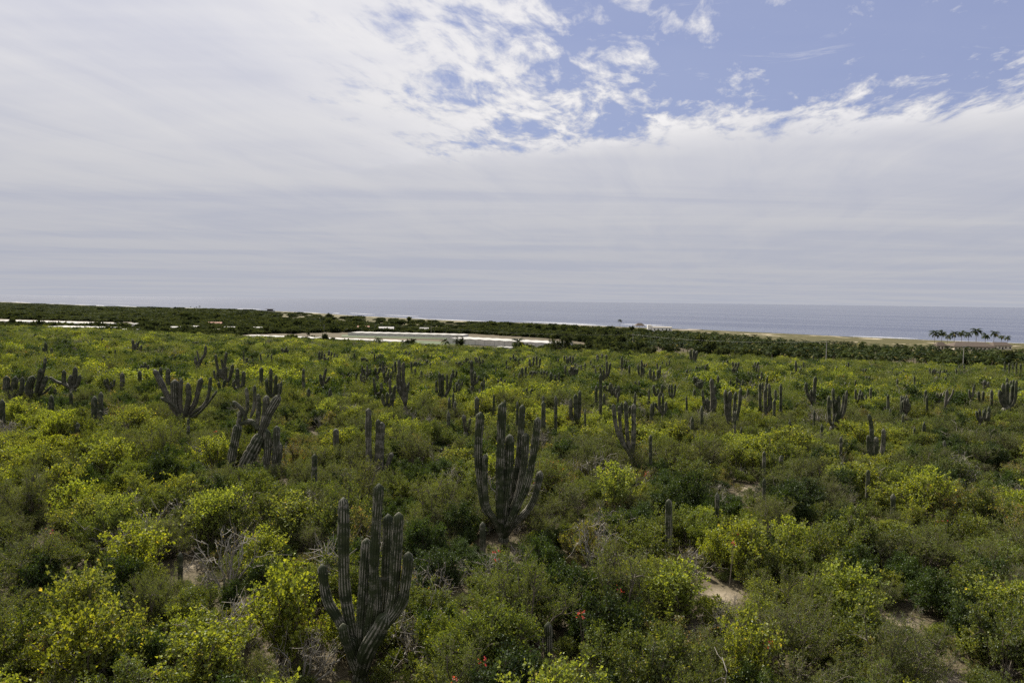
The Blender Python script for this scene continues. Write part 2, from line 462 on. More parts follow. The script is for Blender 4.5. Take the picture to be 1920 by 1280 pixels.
def build_ground():
    ys = np.concatenate([np.arange(-60, 12, 6.0), np.arange(12, 60, 0.5), np.geomspace(60, 7000, 330)])
    us = np.linspace(-1, 1, 260)
    half = np.where(ys < 60, 110, 1.9 * ys)
    half = np.maximum(half, 110)
    X = us[None, :] * half[:, None]; Y = np.repeat(ys[:, None], len(us), 1)
    Z = ground_z(X, Y)
    n, k = X.shape
    V = np.stack([X, Y, Z], -1).reshape(-1, 3)
    i, j = np.meshgrid(np.arange(n - 1), np.arange(k - 1), indexing='ij')
    F = np.stack([i * k + j, i * k + j + 1, (i + 1) * k + j + 1, (i + 1) * k + j], -1).reshape(-1, 4)
    clear = np.zeros(len(V))
    for (x_, y_, rx, ry) in SANDP:
        clear = np.maximum(clear, np.exp(-(((V[:, 0] - x_) / (rx * 1.3)) ** 2 + ((V[:, 1] - y_) / (ry * 1.3)) ** 2) ** 1.5))
    me = mesh_np('ground', V, [F], {'inland': coast_s(V[:, 0], V[:, 1]), 'clear': clear}, smooth=True, mats=[M['ground']])
    g_ = link('ground', me)
    tag(g_, kind='structure')
build_ground()

mb = MB()
S = 90000
mb.add([(-S, -200, 0), (S, -200, 0), (S, S, 0), (-S, S, 0)], [(0, 1, 2, 3)])
tag(link('sea', mb.mesh('sea', M['sea'])), kind='structure')

def surf():
    rng = np.random.default_rng(5)
    Vs, Fs, n = [], [], 0
    for row, (s0, wd, cover) in enumerate(((-4, 3.5, 0.7), (-22, 3.5, 0.45), (-55, 3.2, 0.3), (-110, 3.0, 0.2))):
        x = -2600.0
        while x < 700:
            L = rng.uniform(25, 130)
            if rng.random() < cover:
                xs = np.linspace(x, x + L, 14)
                base = 660 - 0.875 * (xs - 495) + 190 * np.exp(-((xs + 720) / 330.0) ** 2) + 14 * np.sin(xs / 90.0) + 8 * np.sin(xs / 37.0 + 1)
                yy = base - (s0 + rng.normal(0, 2)) / 0.753 + rng.normal(0, 0.8, 14)
                tt = np.sin(np.linspace(0, np.pi, 14)) ** 0.7
                wv_ = wd * tt * rng.uniform(0.6, 1.3) + 0.1
                h = 0.12 + 0.35 * tt * (row > 0)
                a = np.stack([xs, yy, np.full(14, 0.02)], -1); b = np.stack([xs, yy + wv_ * 0.4, h], -1); c_ = np.stack([xs, yy + wv_, np.full(14, 0.02)], -1)
                Vs.append(np.concatenate([a, b, c_]))
                k = np.arange(13)
                Fs.append(np.stack([k, k + 1, k + 15, k + 14], -1) + n); Fs.append(np.stack([k + 14, k + 15, k + 29, k + 28], -1) + n)
                n += 42
            x += L * rng.uniform(0.8, 1.5)
    o_ = link('surf_foam', mesh_np('surf_foam', np.concatenate(Vs), [np.concatenate(Fs)], smooth=True, mats=[M['foam']]))
    tag(o_, 'broken white lines of surf rolling onto the beach', 'surf', kind='stuff')
surf()

# ------------------------------------------------------------------ cacti
CACTI = []      # dicts for the label pass

def column_mesh(path, r0, rng, ribs, per, n, grey, tip=True, base_f=0.9, taper=1.0):
    pts = catmull(path, n)
    L = np.concatenate([[0], np.cumsum(np.linalg.norm(np.diff(pts, axis=0), axis=1))])
    T = L / L[-1]
    rad = r0 * (base_f + (1 - base_f) * np.clip(T * 4, 0, 1)) * (1 + (taper - 1) * T)
    step = rng.uniform(0.7, 1.2); x = rng.uniform(0.4, 1.0)
    ringm = np.zeros(n)
    rad = rad * (1 + 0.05 * np.sin(L * 2.3 + rng.uniform(0, 6)))
    while x < L[-1] - 0.35:
        rad = rad * (1 - rng.uniform(0.04, 0.13) * np.exp(-((L - x) / 0.09) ** 2)); ringm = np.maximum(ringm, np.exp(-((L - x) / 0.045) ** 2) * rng.uniform(0.0, 0.6)); x += step * rng.uniform(0.7, 1.3)
    if tip:
        dd = np.clip((L[-1] - L) / (r0 * 1.5), 0, 1)
        rad = rad * np.sqrt(np.clip(1 - (1 - dd) ** 2.2, 0.03, 1))
    a, b = frames(pts)
    sides = ribs * per
    th = np.arange(sides) * 2 * np.pi / sides
    crest = 0.5 + 0.5 * np.cos(th * ribs)
    prof = 1 + 0.22 * (crest - 0.6)
    rr = rad[:, None] * prof[None, :]
    V = (pts[:, None, :] + a[:, None, :] * (np.cos(th)[None] * rr)[..., None] + b[:, None, :] * (np.sin(th)[None] * rr)[..., None]).reshape(-1, 3)
    i, j = np.meshgrid(np.arange(n - 1), np.arange(sides), indexing='ij'); j2 = (j + 1) % sides
    F = np.stack([i * sides + j, i * sides + j2, (i + 1) * sides + j2, (i + 1) * sides + j], -1).reshape(-1, 4)
    rib = np.tile(crest, n) * (1.0 if per > 2 else 0.78); along = np.repeat(T, sides)
    # close the tip
    V = np.vstack([V, pts[-1]]); top = len(V) - 1
    k = np.arange(sides) + (n - 1) * sides
    F3 = np.stack([k, np.roll(k, -1), np.full(sides, top)], -1)
    return mesh_np('cactus_column', V, [F, F3], {'rib': np.append(rib, 0.6), 'along': np.append(along, 1.0), 'grey': np.full(len(V), grey), 'ring': np.append(np.repeat(ringm, sides), 0)}, smooth=True, mats=[M['cactus']])

_ck = [0]
def cactus(bx, by, hid, arms, label=None, ref=None, grey=0.36, tw=None, name='cardon_cactus', spread=0.5, desc=None):
    """bx,by: lowest visible point in the photograph, hid: metres of it hidden below; arms: (width, x0,y0, x1,y1, ...) in photo pixels"""
    _ck[0] += 1
    rng = np.random.default_rng(1000 + _ck[0])
    if by < 880: hid += 0.8
    X0, D = hit(bx, by, hid)
    z0 = gz(X0, D)
    sc_ = D / 1280
    near = D < 72
    ribs, per = (11, 4) if near else ((12, 2) if D < 140 else (8, 2))
    def P(px, py, dy=0.0):
        d = ray(px, py)
        return np.array(d * ((D + dy) / d.y)) + np.array([0, 0, CAM_Z])
    base = np.array([X0, D, z0])
    root = link(name, None, loc=(X0, D, z0))
    root.empty_display_size = 0.2
    B = P(bx, by)
    if tw is None: tw = max(abs(a_[0]) for a_ in arms) * 1.25
    tr = tw * sc_ / 2
    if B[2] - z0 > 0.25 or tw:
        top = B + np.array([0, 0, tr * 0.5])
        if top[2] - z0 < 0.3: top[2] = z0 + 0.3
        me = column_mesh([base - base + (0, 0, -0.25), (top - base) * 0.5, top - base], tr, rng, ribs, per, 10 if near else 6, min(1, grey + 0.45), tip=True, base_f=1.15)
        link('trunk', me, root)
    tops = []
    for a_ in arms:
        wpx, pts = abs(a_[0]), a_[1:]
        free = a_[0] < 0
        k = len(pts) // 2
        off = rng.uniform(-1, 1) * spread * (0.4 + 0.5 * abs(pts[-2] - bx) * sc_)
        if free: off = rng.uniform(-0.1, 0.1)
        path = [] if free else [B - np.array([0, 0, tr * 0.3])]
        for i in range(k):
            path.append(P(pts[2 * i], pts[2 * i + 1], off * (0.45 + 0.55 * (i + 1) / k)))
        if not free and np.linalg.norm(path[1] - path[0]) < 0.35 * wpx * sc_: path.pop(0)
        path = np.array(path) - base
        L = np.linalg.norm(np.diff(path, axis=0), axis=1).sum()
        n = int(np.clip(L / (0.16 if near else 0.3 if D < 140 else 0.6), 8, 46))
        r_ = wpx * sc_ / 2
        me = column_mesh(path, r_, rng, ribs, per, n, float(np.clip(grey + rng.normal(0, 0.15), 0, 1)), base_f=0.72)
        link('arm', me, root)
        tops.append(path[-1][2])
    CACTI.append(dict(o=root, label=label, ref=ref, n=len(arms), h=max(tops) if tops else B[2] - z0, X=X0, Y=D, desc=desc, grey=grey, hid=hid, hw=(max([abs(a_[-2] - bx) for a_ in arms]) * sc_ * 0.75)))
    return root

def single(x, yb, yt, wpx, hid=1.2, grey=0.28, lean=0.0, label=None, ref=None, bend=0, desc=None):
    _ck[0] += 1
    rng = np.random.default_rng(2000 + _ck[0])
    if yb < 960: hid += 0.8
    X0, D = hit(x, yb, hid)
    z0 = gz(X0, D); sc_ = D / 1280
    d = ray(x + lean, yt); tip = np.array(d * (D / d.y)) + np.array([0, 0, CAM_Z]) - np.array([X0, D, z0])
    near = D < 72
    ribs, per = (11, 4) if near else ((12, 2) if D < 140 else (8, 2))
    mid = tip * 0.55 + np.array([bend * sc_ - 0.5 * tip[0] * 0.3, rng.normal(0, 0.03), 0])
    n = int(np.clip(tip[2] / (0.16 if near else 0.35), 8, 40))
    me = column_mesh([np.array([0, 0, -0.25]), mid, tip], wpx * sc_ / 2, rng, ribs, per, n, grey, base_f=0.85)
    o_ = link('cactus', me, loc=(X0, D, z0))
    CACTI.append(dict(o=o_, label=label, ref=ref, n=1, h=tip[2], X=X0, Y=D, desc=desc, grey=grey, hid=hid, hw=0.3))
    return o_

# the two big ones in front
cactus(676, 1262, 0.45, [
    (18, 655, 1200, 634, 1160, 613, 1122, 603, 1057), (21, 662, 1195, 650, 1130, 645, 1073, 644, 932),
    (17, 655, 1215, 646, 1192, 643, 1168), (19, 676, 1190, 680, 1130, 683, 1073, 688, 1008),
    (18, 690, 1190, 700, 1120, 702, 1042, 711, 906), (17, 697, 1180, 706, 1135, 706, 1076),
    (19, 705, 1190, 720, 1140, 726, 1042, 728, 963), (19, 712, 1185, 735, 1134, 743, 1042, 748, 960),
    (18, 716, 1180, 752, 1128, 763, 1073, 766, 1034), (17, 712, 1185, 742, 1150, 757, 1128, 761, 1098),
    (27, 664, 1230, 654, 1192), (30, 688, 1220, 711, 1180, 726, 1150), (27, 678, 1220, 684, 1160)],
    'huge many-armed candelabra cactus with a forked trunk standing at the bottom edge', 'the huge forked cactus', 0.12, 30, spread=0.9)
cactus(944, 1008, 0.25, [
    (15, 926, 972, 908, 945, 897, 853, 901, 772), (10, 928, 975, 914, 950, 909, 900, 910, 851),
    (15, 938, 962, 937, 900, 939, 830, 942, 754), (17, 946, 955, 951, 910, 954, 876, 956, 814),
    (12, 952, 965, 960, 930, 973, 853, 980, 758), (13, 955, 970, 972, 925, 983, 865, 986, 811),
    (13, 958, 975, 987, 910, 1000, 850, 1009, 782), (12, 962, 985, 990, 955, 1003, 930, 1014, 882)],
    'tall eight-armed candelabra cactus fanning out at the centre of the scrub', 'the tall eight-armed cactus', 0.25, 22, spread=0.9)
single(905, 1026, 978, 11, 0.5, 0.5, label='short ribbed cactus stub close below the tall eight-armed cactus', ref=None)
cactus(702, 890, 0.5, [(11, 694, 884, 691, 824, 691, 765), (12, 711, 884, 714, 838, 716, 791), (8, 707, 850, 708, 818, 709, 786),
    (8, 722, 880, 730, 862, 736, 848), (10, 713, 880, 713, 850, 714, 823)],
    'pale striped cactus with two upright columns behind the huge forked cactus', 'the pale striped cactus', 0.8, 16)
cactus(455, 884, 0.8, [(-24, 453, 886, 462, 868, 478, 838, 492, 812), (-15, 488, 818, 500, 786, 508, 768, 524, 741), (-15, 431, 886, 436, 850, 441, 825, 447, 795), (-9, 446, 800, 449, 785, 451, 769),
    (-6, 456, 790, 464, 764, 462, 726), (-6, 470, 782, 477, 760, 477, 722), (-8, 482, 800, 485, 765, 484, 738), (-11, 490, 806, 497, 775, 500, 741),
    (-7, 462, 785, 452, 766, 436, 752), (-12, 512, 884, 517, 850, 519, 798), (-8, 520, 880, 525, 855, 526, 831), (-13, 498, 880, 502, 840, 500, 805), (-5, 515, 758, 525, 735, 527, 716), (-9, 448, 796, 470, 790, 488, 806)],
    'old cactus with a thick leaning grey trunk and ragged crown of stubs', 'the leaning grey cactus', 0.55, 12, spread=0.3)
cactus(342, 788, 1.0, [(10, 325, 764, 317, 748, 303, 720, 289, 692), (15, 330, 762, 328, 740, 328, 711), (7, 338, 750, 340, 710), (9, 350, 765, 354, 745, 352, 717),
    (9, 356, 770, 366, 755, 372, 730, 378, 708), (6, 365, 772, 382, 760, 391, 741, 395, 706), (4, 370, 776, 388, 758, 408, 731), (7, 330, 765, 320, 755, 300, 745)],
    'sprawling grey cactus with a stout leaning arm, above the leaning grey cactus', 'the sprawling grey cactus', 0.8, 22, spread=0.8)
cactus(28, 750, 1.0, [(11, 14, 735, 12, 704), (10, 25, 742, 29, 705), (7, 40, 732, 42, 706)], 'three stout dark columns of one cactus at the picture\'s edge', 'the stout three-column cactus', 0.55, 20)
cactus(66, 742, 1.0, [(13, 54, 732, 62, 704), (6, 69, 730, 76, 690), (5, 72, 730, 82, 694, 85, 670), (8, 76, 733, 88, 704), (4, 85, 735, 97, 722)],
    'slanting cactus with five crowded arms beside the stout three-column cactus', 'the slanting five-armed cactus', 0.6, 18)
cactus(137, 728, 1.0, [(7, 124, 722, 120, 715, 120, 693), (6, 131, 717, 133, 702), (8, 140, 722, 141, 687), (6, 146, 720, 150, 702), (5, 118, 720, 105, 715, 92, 706)], None, 'the low five-armed cactus', 0.55, 12)
cactus(92, 670, 1.2, [(4, 84, 664, 80, 650), (5, 87, 660, 85, 641), (4, 96, 664, 97, 652), (3, 100, 668, 104, 662)])
cactus(205, 728, 1.2, [(4, 197, 722, 196, 711), (4, 202, 722, 201, 708), (4, 208, 724, 207, 717), (4, 213, 722, 214, 711)])
cactus(257, 662, 1.2, [(5, 251, 655, 249, 636), (5, 256, 655, 256, 641), (5, 263, 655, 265, 647), (3, 258, 650, 261, 638)])
cactus(371, 690, 1.2, [(6, 372, 684, 376, 672), (5, 377, 675, 384, 664, 386, 646), (5, 368, 685, 366, 668), (3, 373, 678, 369, 655)], grey=0.7)
cactus(425, 716, 1.2, [(5, 415, 705, 408, 690, 404, 664), (5, 418, 705, 420, 690, 425, 660), (5, 424, 710, 424, 687), (6, 431, 708, 437, 682), (4, 418, 690, 415, 672)], None, 'the spreading wineglass cactus', 0.6, 9)
cactus(450, 730, 1.2, [(7, 446, 720, 445, 690), (7, 456, 718, 457, 695), (6, 438, 725, 440, 712)], grey=0.5)
single(490, 722, 688, 7, 1.2)
cactus(512, 745, 1.2, [(6, 502, 735, 500, 709), (6, 508, 735, 508, 690), (6, 515, 738, 518, 702), (7, 520, 738, 522, 718), (5, 524, 738, 528, 714)], None, 'the dark clustered cactus', 0.3, 12)
single(572, 726, 690, 5, 1.2, lean=-3, bend=-2)
single(579, 752, 727, 6); single(619, 746, 728, 7)
cactus(606, 722, 1.2, [(5, 602, 716, 600, 700), (5, 607, 710, 612, 690), (4, 612, 716, 619, 705)])
cactus(602, 676, 1.2, [(4, 599, 674, 599, 658), (3, 603, 672, 604, 657), (3, 607, 674, 609, 662)])
cactus(623, 677, 1.2, [(4, 617, 672, 617, 656), (3, 621, 672, 622, 659), (3, 626, 674, 627, 661), (3, 631, 674, 633, 664)])
cactus(462, 684, 1.2, [(3, 457, 680, 457, 658), (4, 452, 682, 451, 672), (4, 462, 682, 463, 670), (3, 475, 684, 474, 672)])
cactus(496, 680, 1.2, [(3, 490, 676, 488, 662), (3, 499, 676, 504, 663), (3, 508, 678, 509, 664)], grey=0.6)
single(353, 810, 784, 5, 1.2, 0.3); single(590, 902, 851, 10, 0.9, 0.1, label='lone dark finger-like cactus left of the pale striped cactus', ref='the lone dark finger cactus', bend=-1)
single(630, 838, 803, 10, 1.0, 0.8)
single(4, 785, 748, 9); single(96, 774, 740, 8, 1.1, 0.5); single(133, 760, 734, 6); single(177, 786, 742, 10); single(189, 768, 734, 8)
cactus(193, 790, 1.0, [(7, 189, 785, 188, 769), (6, 197, 785, 198, 774)]); single(145, 806, 792, 8, 1.2); single(229, 724, 698, 8, 1.2, 0.7); single(262, 714, 694, 6)
single(103, 735, 727, 5, 1.2); single(301, 712, 688, 6, 1.2); single(315, 722, 690, 8, 1.2, 0.4)
cactus(704, 738, 1.2, [(5, 703, 728, 700, 707), (5, 714, 735, 715, 717)])
cactus(735, 756, 1.2, [(5, 732, 738, 731, 709), (6, 738, 742, 741, 721)], grey=0.7)
cactus(760, 760, 1.2, [(6, 755, 745, 750, 722, 748, 674), (6, 758, 745, 756, 706, 757, 678), (5, 762, 748, 765, 719), (4, 754, 745, 746, 730, 745, 700)], None, 'the slender vase-shaped cactus', 0.65, 8)
cactus(722, 710, 1.2, [(4, 719, 700, 717, 676), (3, 727, 702, 730, 690)]); cactus(740, 706, 1.2, [(3, 737, 700, 736, 685), (4, 741, 700, 741, 676)])
cactus(775, 706, 1.2, [(4, 772, 700, 771, 677), (5, 778, 700, 778, 690)]); single(790, 708, 694, 4)
cactus(832, 745, 1.2, [(5, 820, 738, 818, 713), (6, 826, 735, 824, 698), (5, 830, 735, 830, 700), (4, 838, 732, 838, 700), (5, 842, 730, 845, 716, 848, 699)], None, 'the dark comb-shaped cactus', 0.2, 14)
cactus(886, 722, 1.2, [(6, 885, 715, 884, 675), (5, 890, 715, 891, 697), (4, 895, 715, 898, 703)], grey=0.4)
single(841, 797, 769, 6); single(853, 768, 751, 5, 1.2, 0.6); single(926, 770, 738, 4)
cactus(873, 808, 1.0, [(7, 872, 798, 869, 777), (4, 879, 800, 882, 784)], grey=0.85); single(894, 775, 743, 8, 1.0)
cactus(826, 688, 1.2, [(4, 817, 684, 816, 674), (3, 822, 684, 822, 673), (3, 827, 684, 828, 676)]); cactus(900, 690, 1.2, [(3, 893, 684, 892, 670), (3, 899, 684, 899, 668), (3, 905, 684, 905, 672)])
single(970, 800, 752, 5, 1.2); single(1019, 806, 751, 8, 1.1, 0.3); single(1042, 794, 741, 6, 1.2)
cactus(1078, 790, 1.1, [(7, 1071, 780, 1070, 746), (8, 1080, 780, 1079, 738), (6, 1086, 780, 1087, 731)], None, 'the thick three-column cactus', 0.35, 15)
single(1097, 797, 766, 4); single(1126, 788, 700, 6, 1.2, 0.4, label='tallest thin pole-like cactus rising behind a dark bush near the centre', ref='the thin pole cactus'); single(1118, 758, 722, 5)
cactus(1184, 856, 1.0, [(7, 1165, 825, 1155, 800, 1150, 757), (6, 1168, 825, 1163, 800, 1161, 760), (7, 1178, 830, 1176, 810, 1173, 752), (8, 1187, 835, 1188, 800, 1188, 757)], None, 'the four-column brownish cactus', 0.5, 12)
single(1220, 862, 815, 6, 1.1); cactus(1243, 776, 1.2, [(5, 1237, 768, 1236, 737), (4, 1243, 768, 1243, 737), (5, 1248, 768, 1249, 752)]); single(1217, 750, 728, 4)
cactus(1134, 714, 1.2, [(4, 1128, 704, 1125, 688), (4, 1133, 705, 1131, 692), (4, 1137, 704, 1138, 676), (4, 1140, 704, 1145, 679)], None, 'the fork-shaped cactus', 0.4, 9)
cactus(1203, 708, 1.2, [(4, 1198, 700, 1196, 683), (4, 1203, 700, 1203, 674), (4, 1207, 700, 1206, 688)]); single(1180, 708, 684, 4)
cactus(1228, 714, 1.2, [(5, 1220, 708, 1219, 690), (4, 1226, 706, 1226, 694), (4, 1233, 706, 1234, 692), (4, 1236, 706, 1238, 685)])
cactus(1040, 722, 1.2, [(6, 1034, 716, 1033, 698), (4, 1041, 716, 1041, 702), (4, 1047, 716, 1048, 698)], grey=0.2)
cactus(1003, 692, 1.2, [(4, 994, 686, 993, 672), (4, 1000, 686, 1001, 668), (4, 1006, 686, 1006, 666), (4, 1011, 686, 1013, 670)], grey=0.2)
cactus(982, 720, 1.2, [(4, 975, 714, 974, 699), (5, 979, 714, 979, 688), (4, 985, 712, 986, 686)], grey=0.2)
single(964, 712, 700, 3); single(1060, 708, 684, 4); cactus(1078, 704, 1.2, [(4, 1073, 698, 1072, 688), (3, 1078, 698, 1078, 680), (4, 1082, 698, 1083, 690)])
cactus(1095, 700, 1.2, [(4, 1090, 694, 1090, 684), (4, 1097, 694, 1097, 680), (3, 1104, 694, 1104, 689)]); single(1166, 700, 668, 4); cactus(1128, 682, 1.2, [(5, 1121, 678, 1120, 664), (4, 1129, 678, 1129, 662), (5, 1136, 678, 1137, 664)], grey=0.7)
cactus(1331, 776, 1.1, [(5, 1322, 764, 1319, 750, 1317, 729), (5, 1327, 764, 1327, 745), (7, 1335, 762, 1336, 740, 1334, 709), (6, 1340, 762, 1341, 742)], None, 'the blocky cactus with one tall arm', 0.6, 16)
cactus(1373, 804, 1.0, [(6, 1364, 785, 1361, 760, 1360, 730), (7, 1368, 785, 1368, 750, 1369, 732), (6, 1376, 785, 1378, 752, 1380, 734), (6, 1382, 780, 1387, 755, 1389, 727)], None, 'the broad vase-shaped cactus', 0.3, 13)
cactus(1435, 772, 1.1, [(5, 1426, 764, 1425, 717), (6, 1435, 764, 1435, 727), (5, 1441, 764, 1443, 740, 1442, 718), (5, 1444, 766, 1446, 742)], None, 'the brown four-column cactus', 0.4, 10)
single(1464, 770, 719, 5, 1.1)
cactus(1524, 758, 1.1, [(5, 1519, 748, 1513, 735, 1511, 716), (6, 1526, 748, 1527, 730, 1529, 705), (4, 1522, 748, 1520, 730)], None, 'the slingshot-shaped cactus', 0.45, 8)
cactus(1562, 797, 1.0, [(6, 1556, 790, 1554, 765, 1554, 741), (5, 1564, 780, 1563, 755, 1562, 727), (7, 1570, 780, 1572, 760, 1572, 741), (4, 1574, 782, 1580, 760, 1582, 738), (5, 1572, 788, 1583, 770, 1588, 731), (4, 1568, 778, 1566, 750)], None, 'the six-armed basket cactus', 0.4, 11)
for a_ in ((1316, 802, 760, 6), (1298, 806, 780, 6), (1382, 802, 773, 5), (1378, 820, 770, 4), (1390, 816, 800, 4), (1481, 810, 785, 4), (1527, 792, 768, 4), (1541, 814, 793, 5),
           (1577, 839, 818, 5), (1433, 870, 845, 6), (1433, 920, 897, 6), (1345, 952, 923, 7), (1675, 962, 925, 8), (1628, 912, 880, 7), (1665, 770, 738, 5), (1669, 786, 765, 4),
           (1690, 772, 740, 4), (1693, 786, 776, 4), (1715, 812, 799, 4), (1733, 808, 790, 6), (1771, 843, 825, 5), (1847, 788, 764, 4), (1616, 755, 735, 5), (1302, 752, 728, 5)):
    single(*a_, hid=1.1)
single(1254, 1030, 935, 12, 0.6, 0.15, label='dark solitary column cactus standing right of the tall eight-armed cactus', ref='the dark solitary column')
single(1028, 1232, 1165, 15, 0.5, 0.35, label='stubby dark cactus column sunk in shade right of the huge forked cactus', ref='the shaded cactus stub')
single(338, 1072, 1035, 9, 0.6, 0.3, label='small dark cactus post beside a scrap of bare sand', ref='the small dark post cactus')
cactus(1466, 888, 1.0, [(8, 1465, 880, 1465, 853), (5, 1471, 884, 1473, 873)], None, 'the two-thumb cactus', 0.15, 9)
cactus(1640, 856, 1.0, [(7, 1630, 845, 1628, 815), (7, 1635, 845, 1634, 800, 1629, 776), (8, 1643, 850, 1643, 818), (7, 1654, 846, 1657, 803)], None, 'the four-post cactus', 0.45, 13)
cactus(1888, 764, 1.1, [(7, 1878, 752, 1874, 730), (6, 1883, 750, 1881, 718), (6, 1889, 750, 1889, 716), (6, 1896, 750, 1899, 720), (5, 1902, 752, 1906, 712)], None, 'the wide bowl-shaped cactus', 0.35, 16)
cactus(1849, 732, 1.1, [(6, 1847, 728, 1846, 712), (5, 1852, 728, 1853, 716)], grey=0.8)
cactus(1300, 682, 1.2, [(5, 1296, 672, 1294, 656), (5, 1301, 672, 1301, 655), (5, 1304, 672, 1307, 657)], grey=0.6)
cactus(1363, 692, 1.2, [(4, 1358, 686, 1357, 676), (4, 1364, 686, 1364, 674)]); cactus(1497, 704, 1.2, [(4, 1493, 698, 1492, 675), (4, 1500, 700, 1502, 688)]); cactus(1567, 698, 1.2, [(4, 1562, 694, 1561, 686), (4, 1569, 694, 1570, 686)])
single(1288, 704, 692, 4); single(1294, 702, 692, 4); single(1525, 676, 666, 3); single(1613, 752, 730, 5)
for k, px in enumerate((1884, 1892, 1899, 1906, 1914)):
    single(px, 702, 678 + (k * 7) % 5, 3, 1.2)
rx_ = np.random.default_rng(88)
for k in range(168):
    px = float(rx_.uniform(20, 1900) if k < 26 else rx_.uniform(640, 1900)); tt_ = rx_.random() ** (1.4 if k < 104 else 3.0)
    yb = float(np.interp(px, [0, 640, 1280, 1920], [625, 668, 690, 700]) + tt_ * 95)
    hh_ = rx_.uniform(11, 24) * (0.75 + 0.7 * tt_); ww_ = rx_.uniform(2.6, 4.2) * (0.85 + 0.6 * tt_)
    if rx_.random() < 0.45:
        single(px, yb, yb - hh_, ww_, 1.2, float(rx_.uniform(0.1, 0.6)), lean=float(rx_.normal(0, 1.2)))
    else:
        m_n = int(rx_.integers(2, 5)); xs_ = np.linspace(-1, 1, m_n) * (1.6 * ww_ if m_n > 2 else ww_)
        cactus(px, yb, 1.2, [(ww_, px + x_ * 0.8, yb - 0.3 * hh_, px + x_ + float(rx_.normal(0, 0.8)), yb - hh_ * rx_.uniform(0.6, 1.0)) for x_ in xs_], grey=float(rx_.uniform(0.1, 0.6)))
# bleached dead cactus
cactus(1772, 762, 0.8, [(5, 1774, 750, 1776, 730), (3, 1780, 748, 1786, 738, 1788, 728)], 'bleached white dead cactus with a broken crooked arm', 'the bleached dead cactus', 1.0, 6)

# ------------------------------------------------------------------ shrub generator
def norm(v):
    return v / (np.linalg.norm(v, axis=-1, keepdims=True) + 1e-9)

def leaves(P, rng, ln, wd, up=0.6, along=None):
    n = len(P)
    d = norm(rng.normal(size=(n, 3)) + np.array([0, 0, 0.15]))
    if along is not None: d = norm(d * 0.7 + along)
    nn = norm(rng.normal(size=(n, 3)) + np.array([0, 0, up * 2]))
    s_ = norm(np.cross(d, nn)); nn = np.cross(s_, d)
    sz = rng.uniform(0.45, 1.45, n)[:, None]; L = ln * sz * rng.uniform(0.85, 1.15, n)[:, None]; W = wd * sz * rng.uniform(0.85, 1.15, n)[:, None]
    fold = nn * W * 0.25
    V = np.stack([P, P + d * L * 0.5 + s_ * W * 0.5 + fold, P + d * L, P + d * L * 0.5 - s_ * W * 0.5 + fold], 1).reshape(-1, 3)
    F = np.arange(4 * n).reshape(-1, 4)
    tint = np.repeat(rng.random(n), 4)
    return V, F, tint

def skeleton(rng, H, Rr, stems, l2, l3, upright=0.5, wig=0.25, l3len=0.32):
    """returns list of (pts, radii, level)"""
    br = []
    for s_ in range(stems):
        az = rng.uniform(0, 2 * np.pi) if stems > 1 else 0
        f = rng.uniform(0, 1) ** (0.5 + upright * 0.5)
        tgt = np.array([np.cos(az) * Rr * f * 0.9, np.sin(az) * Rr * f * 0.9, H * np.sqrt(max(0.08, 1 - 0.75 * f * f)) * rng.uniform(0.7, 0.97)])
        st = np.array([np.cos(az), np.sin(az), 0]) * rng.uniform(0, 0.12) * Rr
        tt = np.linspace(0, 1, 6)[:, None]
        mid = np.array([tgt[0] * 0.75, tgt[1] * 0.75, tgt[2] * 0.42]) * (1 - upright) + tgt * 0.5 * upright
        P = st * (1 - tt) ** 2 + 2 * mid * tt * (1 - tt) + tgt * tt ** 2
        P[1:] += rng.normal(0, wig * 0.12 * Rr, (5, 3)) * tt[1:]
        P[:, 2] = np.maximum(P[:, 2], 0.02)
        r0 = 0.022 * H * rng.uniform(0.6, 1.1)
        br.append((P, np.linspace(r0, r0 * 0.3, 6), 1))
        for k in range(l2):
            t0 = rng.uniform(0.3, 1.0); i = min(int(t0 * 5), 4); p0 = P[i] + (P[i + 1] - P[i]) * (t0 * 5 - i)
            dm = norm(P[i + 1] - P[i])
            d = norm(dm * 0.8 + rng.normal(0, 0.75, 3) + np.array([0, 0, 0.35 + 0.4 * upright]) + 0.4 * np.array([p0[0], p0[1], 0]) / Rr)
            L = 0.36 * Rr * rng.uniform(0.5, 1.25)
            q = p0 + d * L * np.linspace(0, 1, 4)[:, None]
            q[1:] += rng.normal(0, wig * 0.1 * Rr, (3, 3)) * np.linspace(0.4, 1, 3)[:, None]
            q[:, 2] = np.clip(q[:, 2], 0.05, H * 1.08)
            br.append((q, np.linspace(r0 * 0.4, r0 * 0.14, 4), 2))
            for j in range(l3):
                t1 = rng.uniform(0.2, 1.0); i2 = min(int(t1 * 3), 2); b0 = q[i2] + (q[i2 + 1] - q[i2]) * (t1 * 3 - i2)
                d3 = norm(norm(q[i2 + 1] - q[i2]) * 0.6 + rng.normal(0, 0.8, 3) + np.array([0, 0, 0.3 + 0.6 * upright]))
                L3 = l3len * rng.uniform(0.5, 1.4)
                e = b0 + d3 * L3 * np.linspace(0, 1, 3)[:, None]; e[1] += rng.normal(0, 0.03, 3)
                e[:, 2] = np.clip(e[:, 2], 0.04, H * 1.12)
                br.append((e, np.linspace(r0 * 0.13, r0 * 0.05, 3), 3))
    return br

def branch_arrays(br, sides=(5, 4, 3), min_r=0.0):
    Vs, Fs, n = [], [], 0
    for P, r_, lv in br:
        Vv, Ff = tube(P, np.maximum(r_, min_r), sides[lv - 1]); Vs.append(Vv); Fs.append(Ff + n); n += len(Vv)
    return np.concatenate(Vs), np.concatenate(Fs)

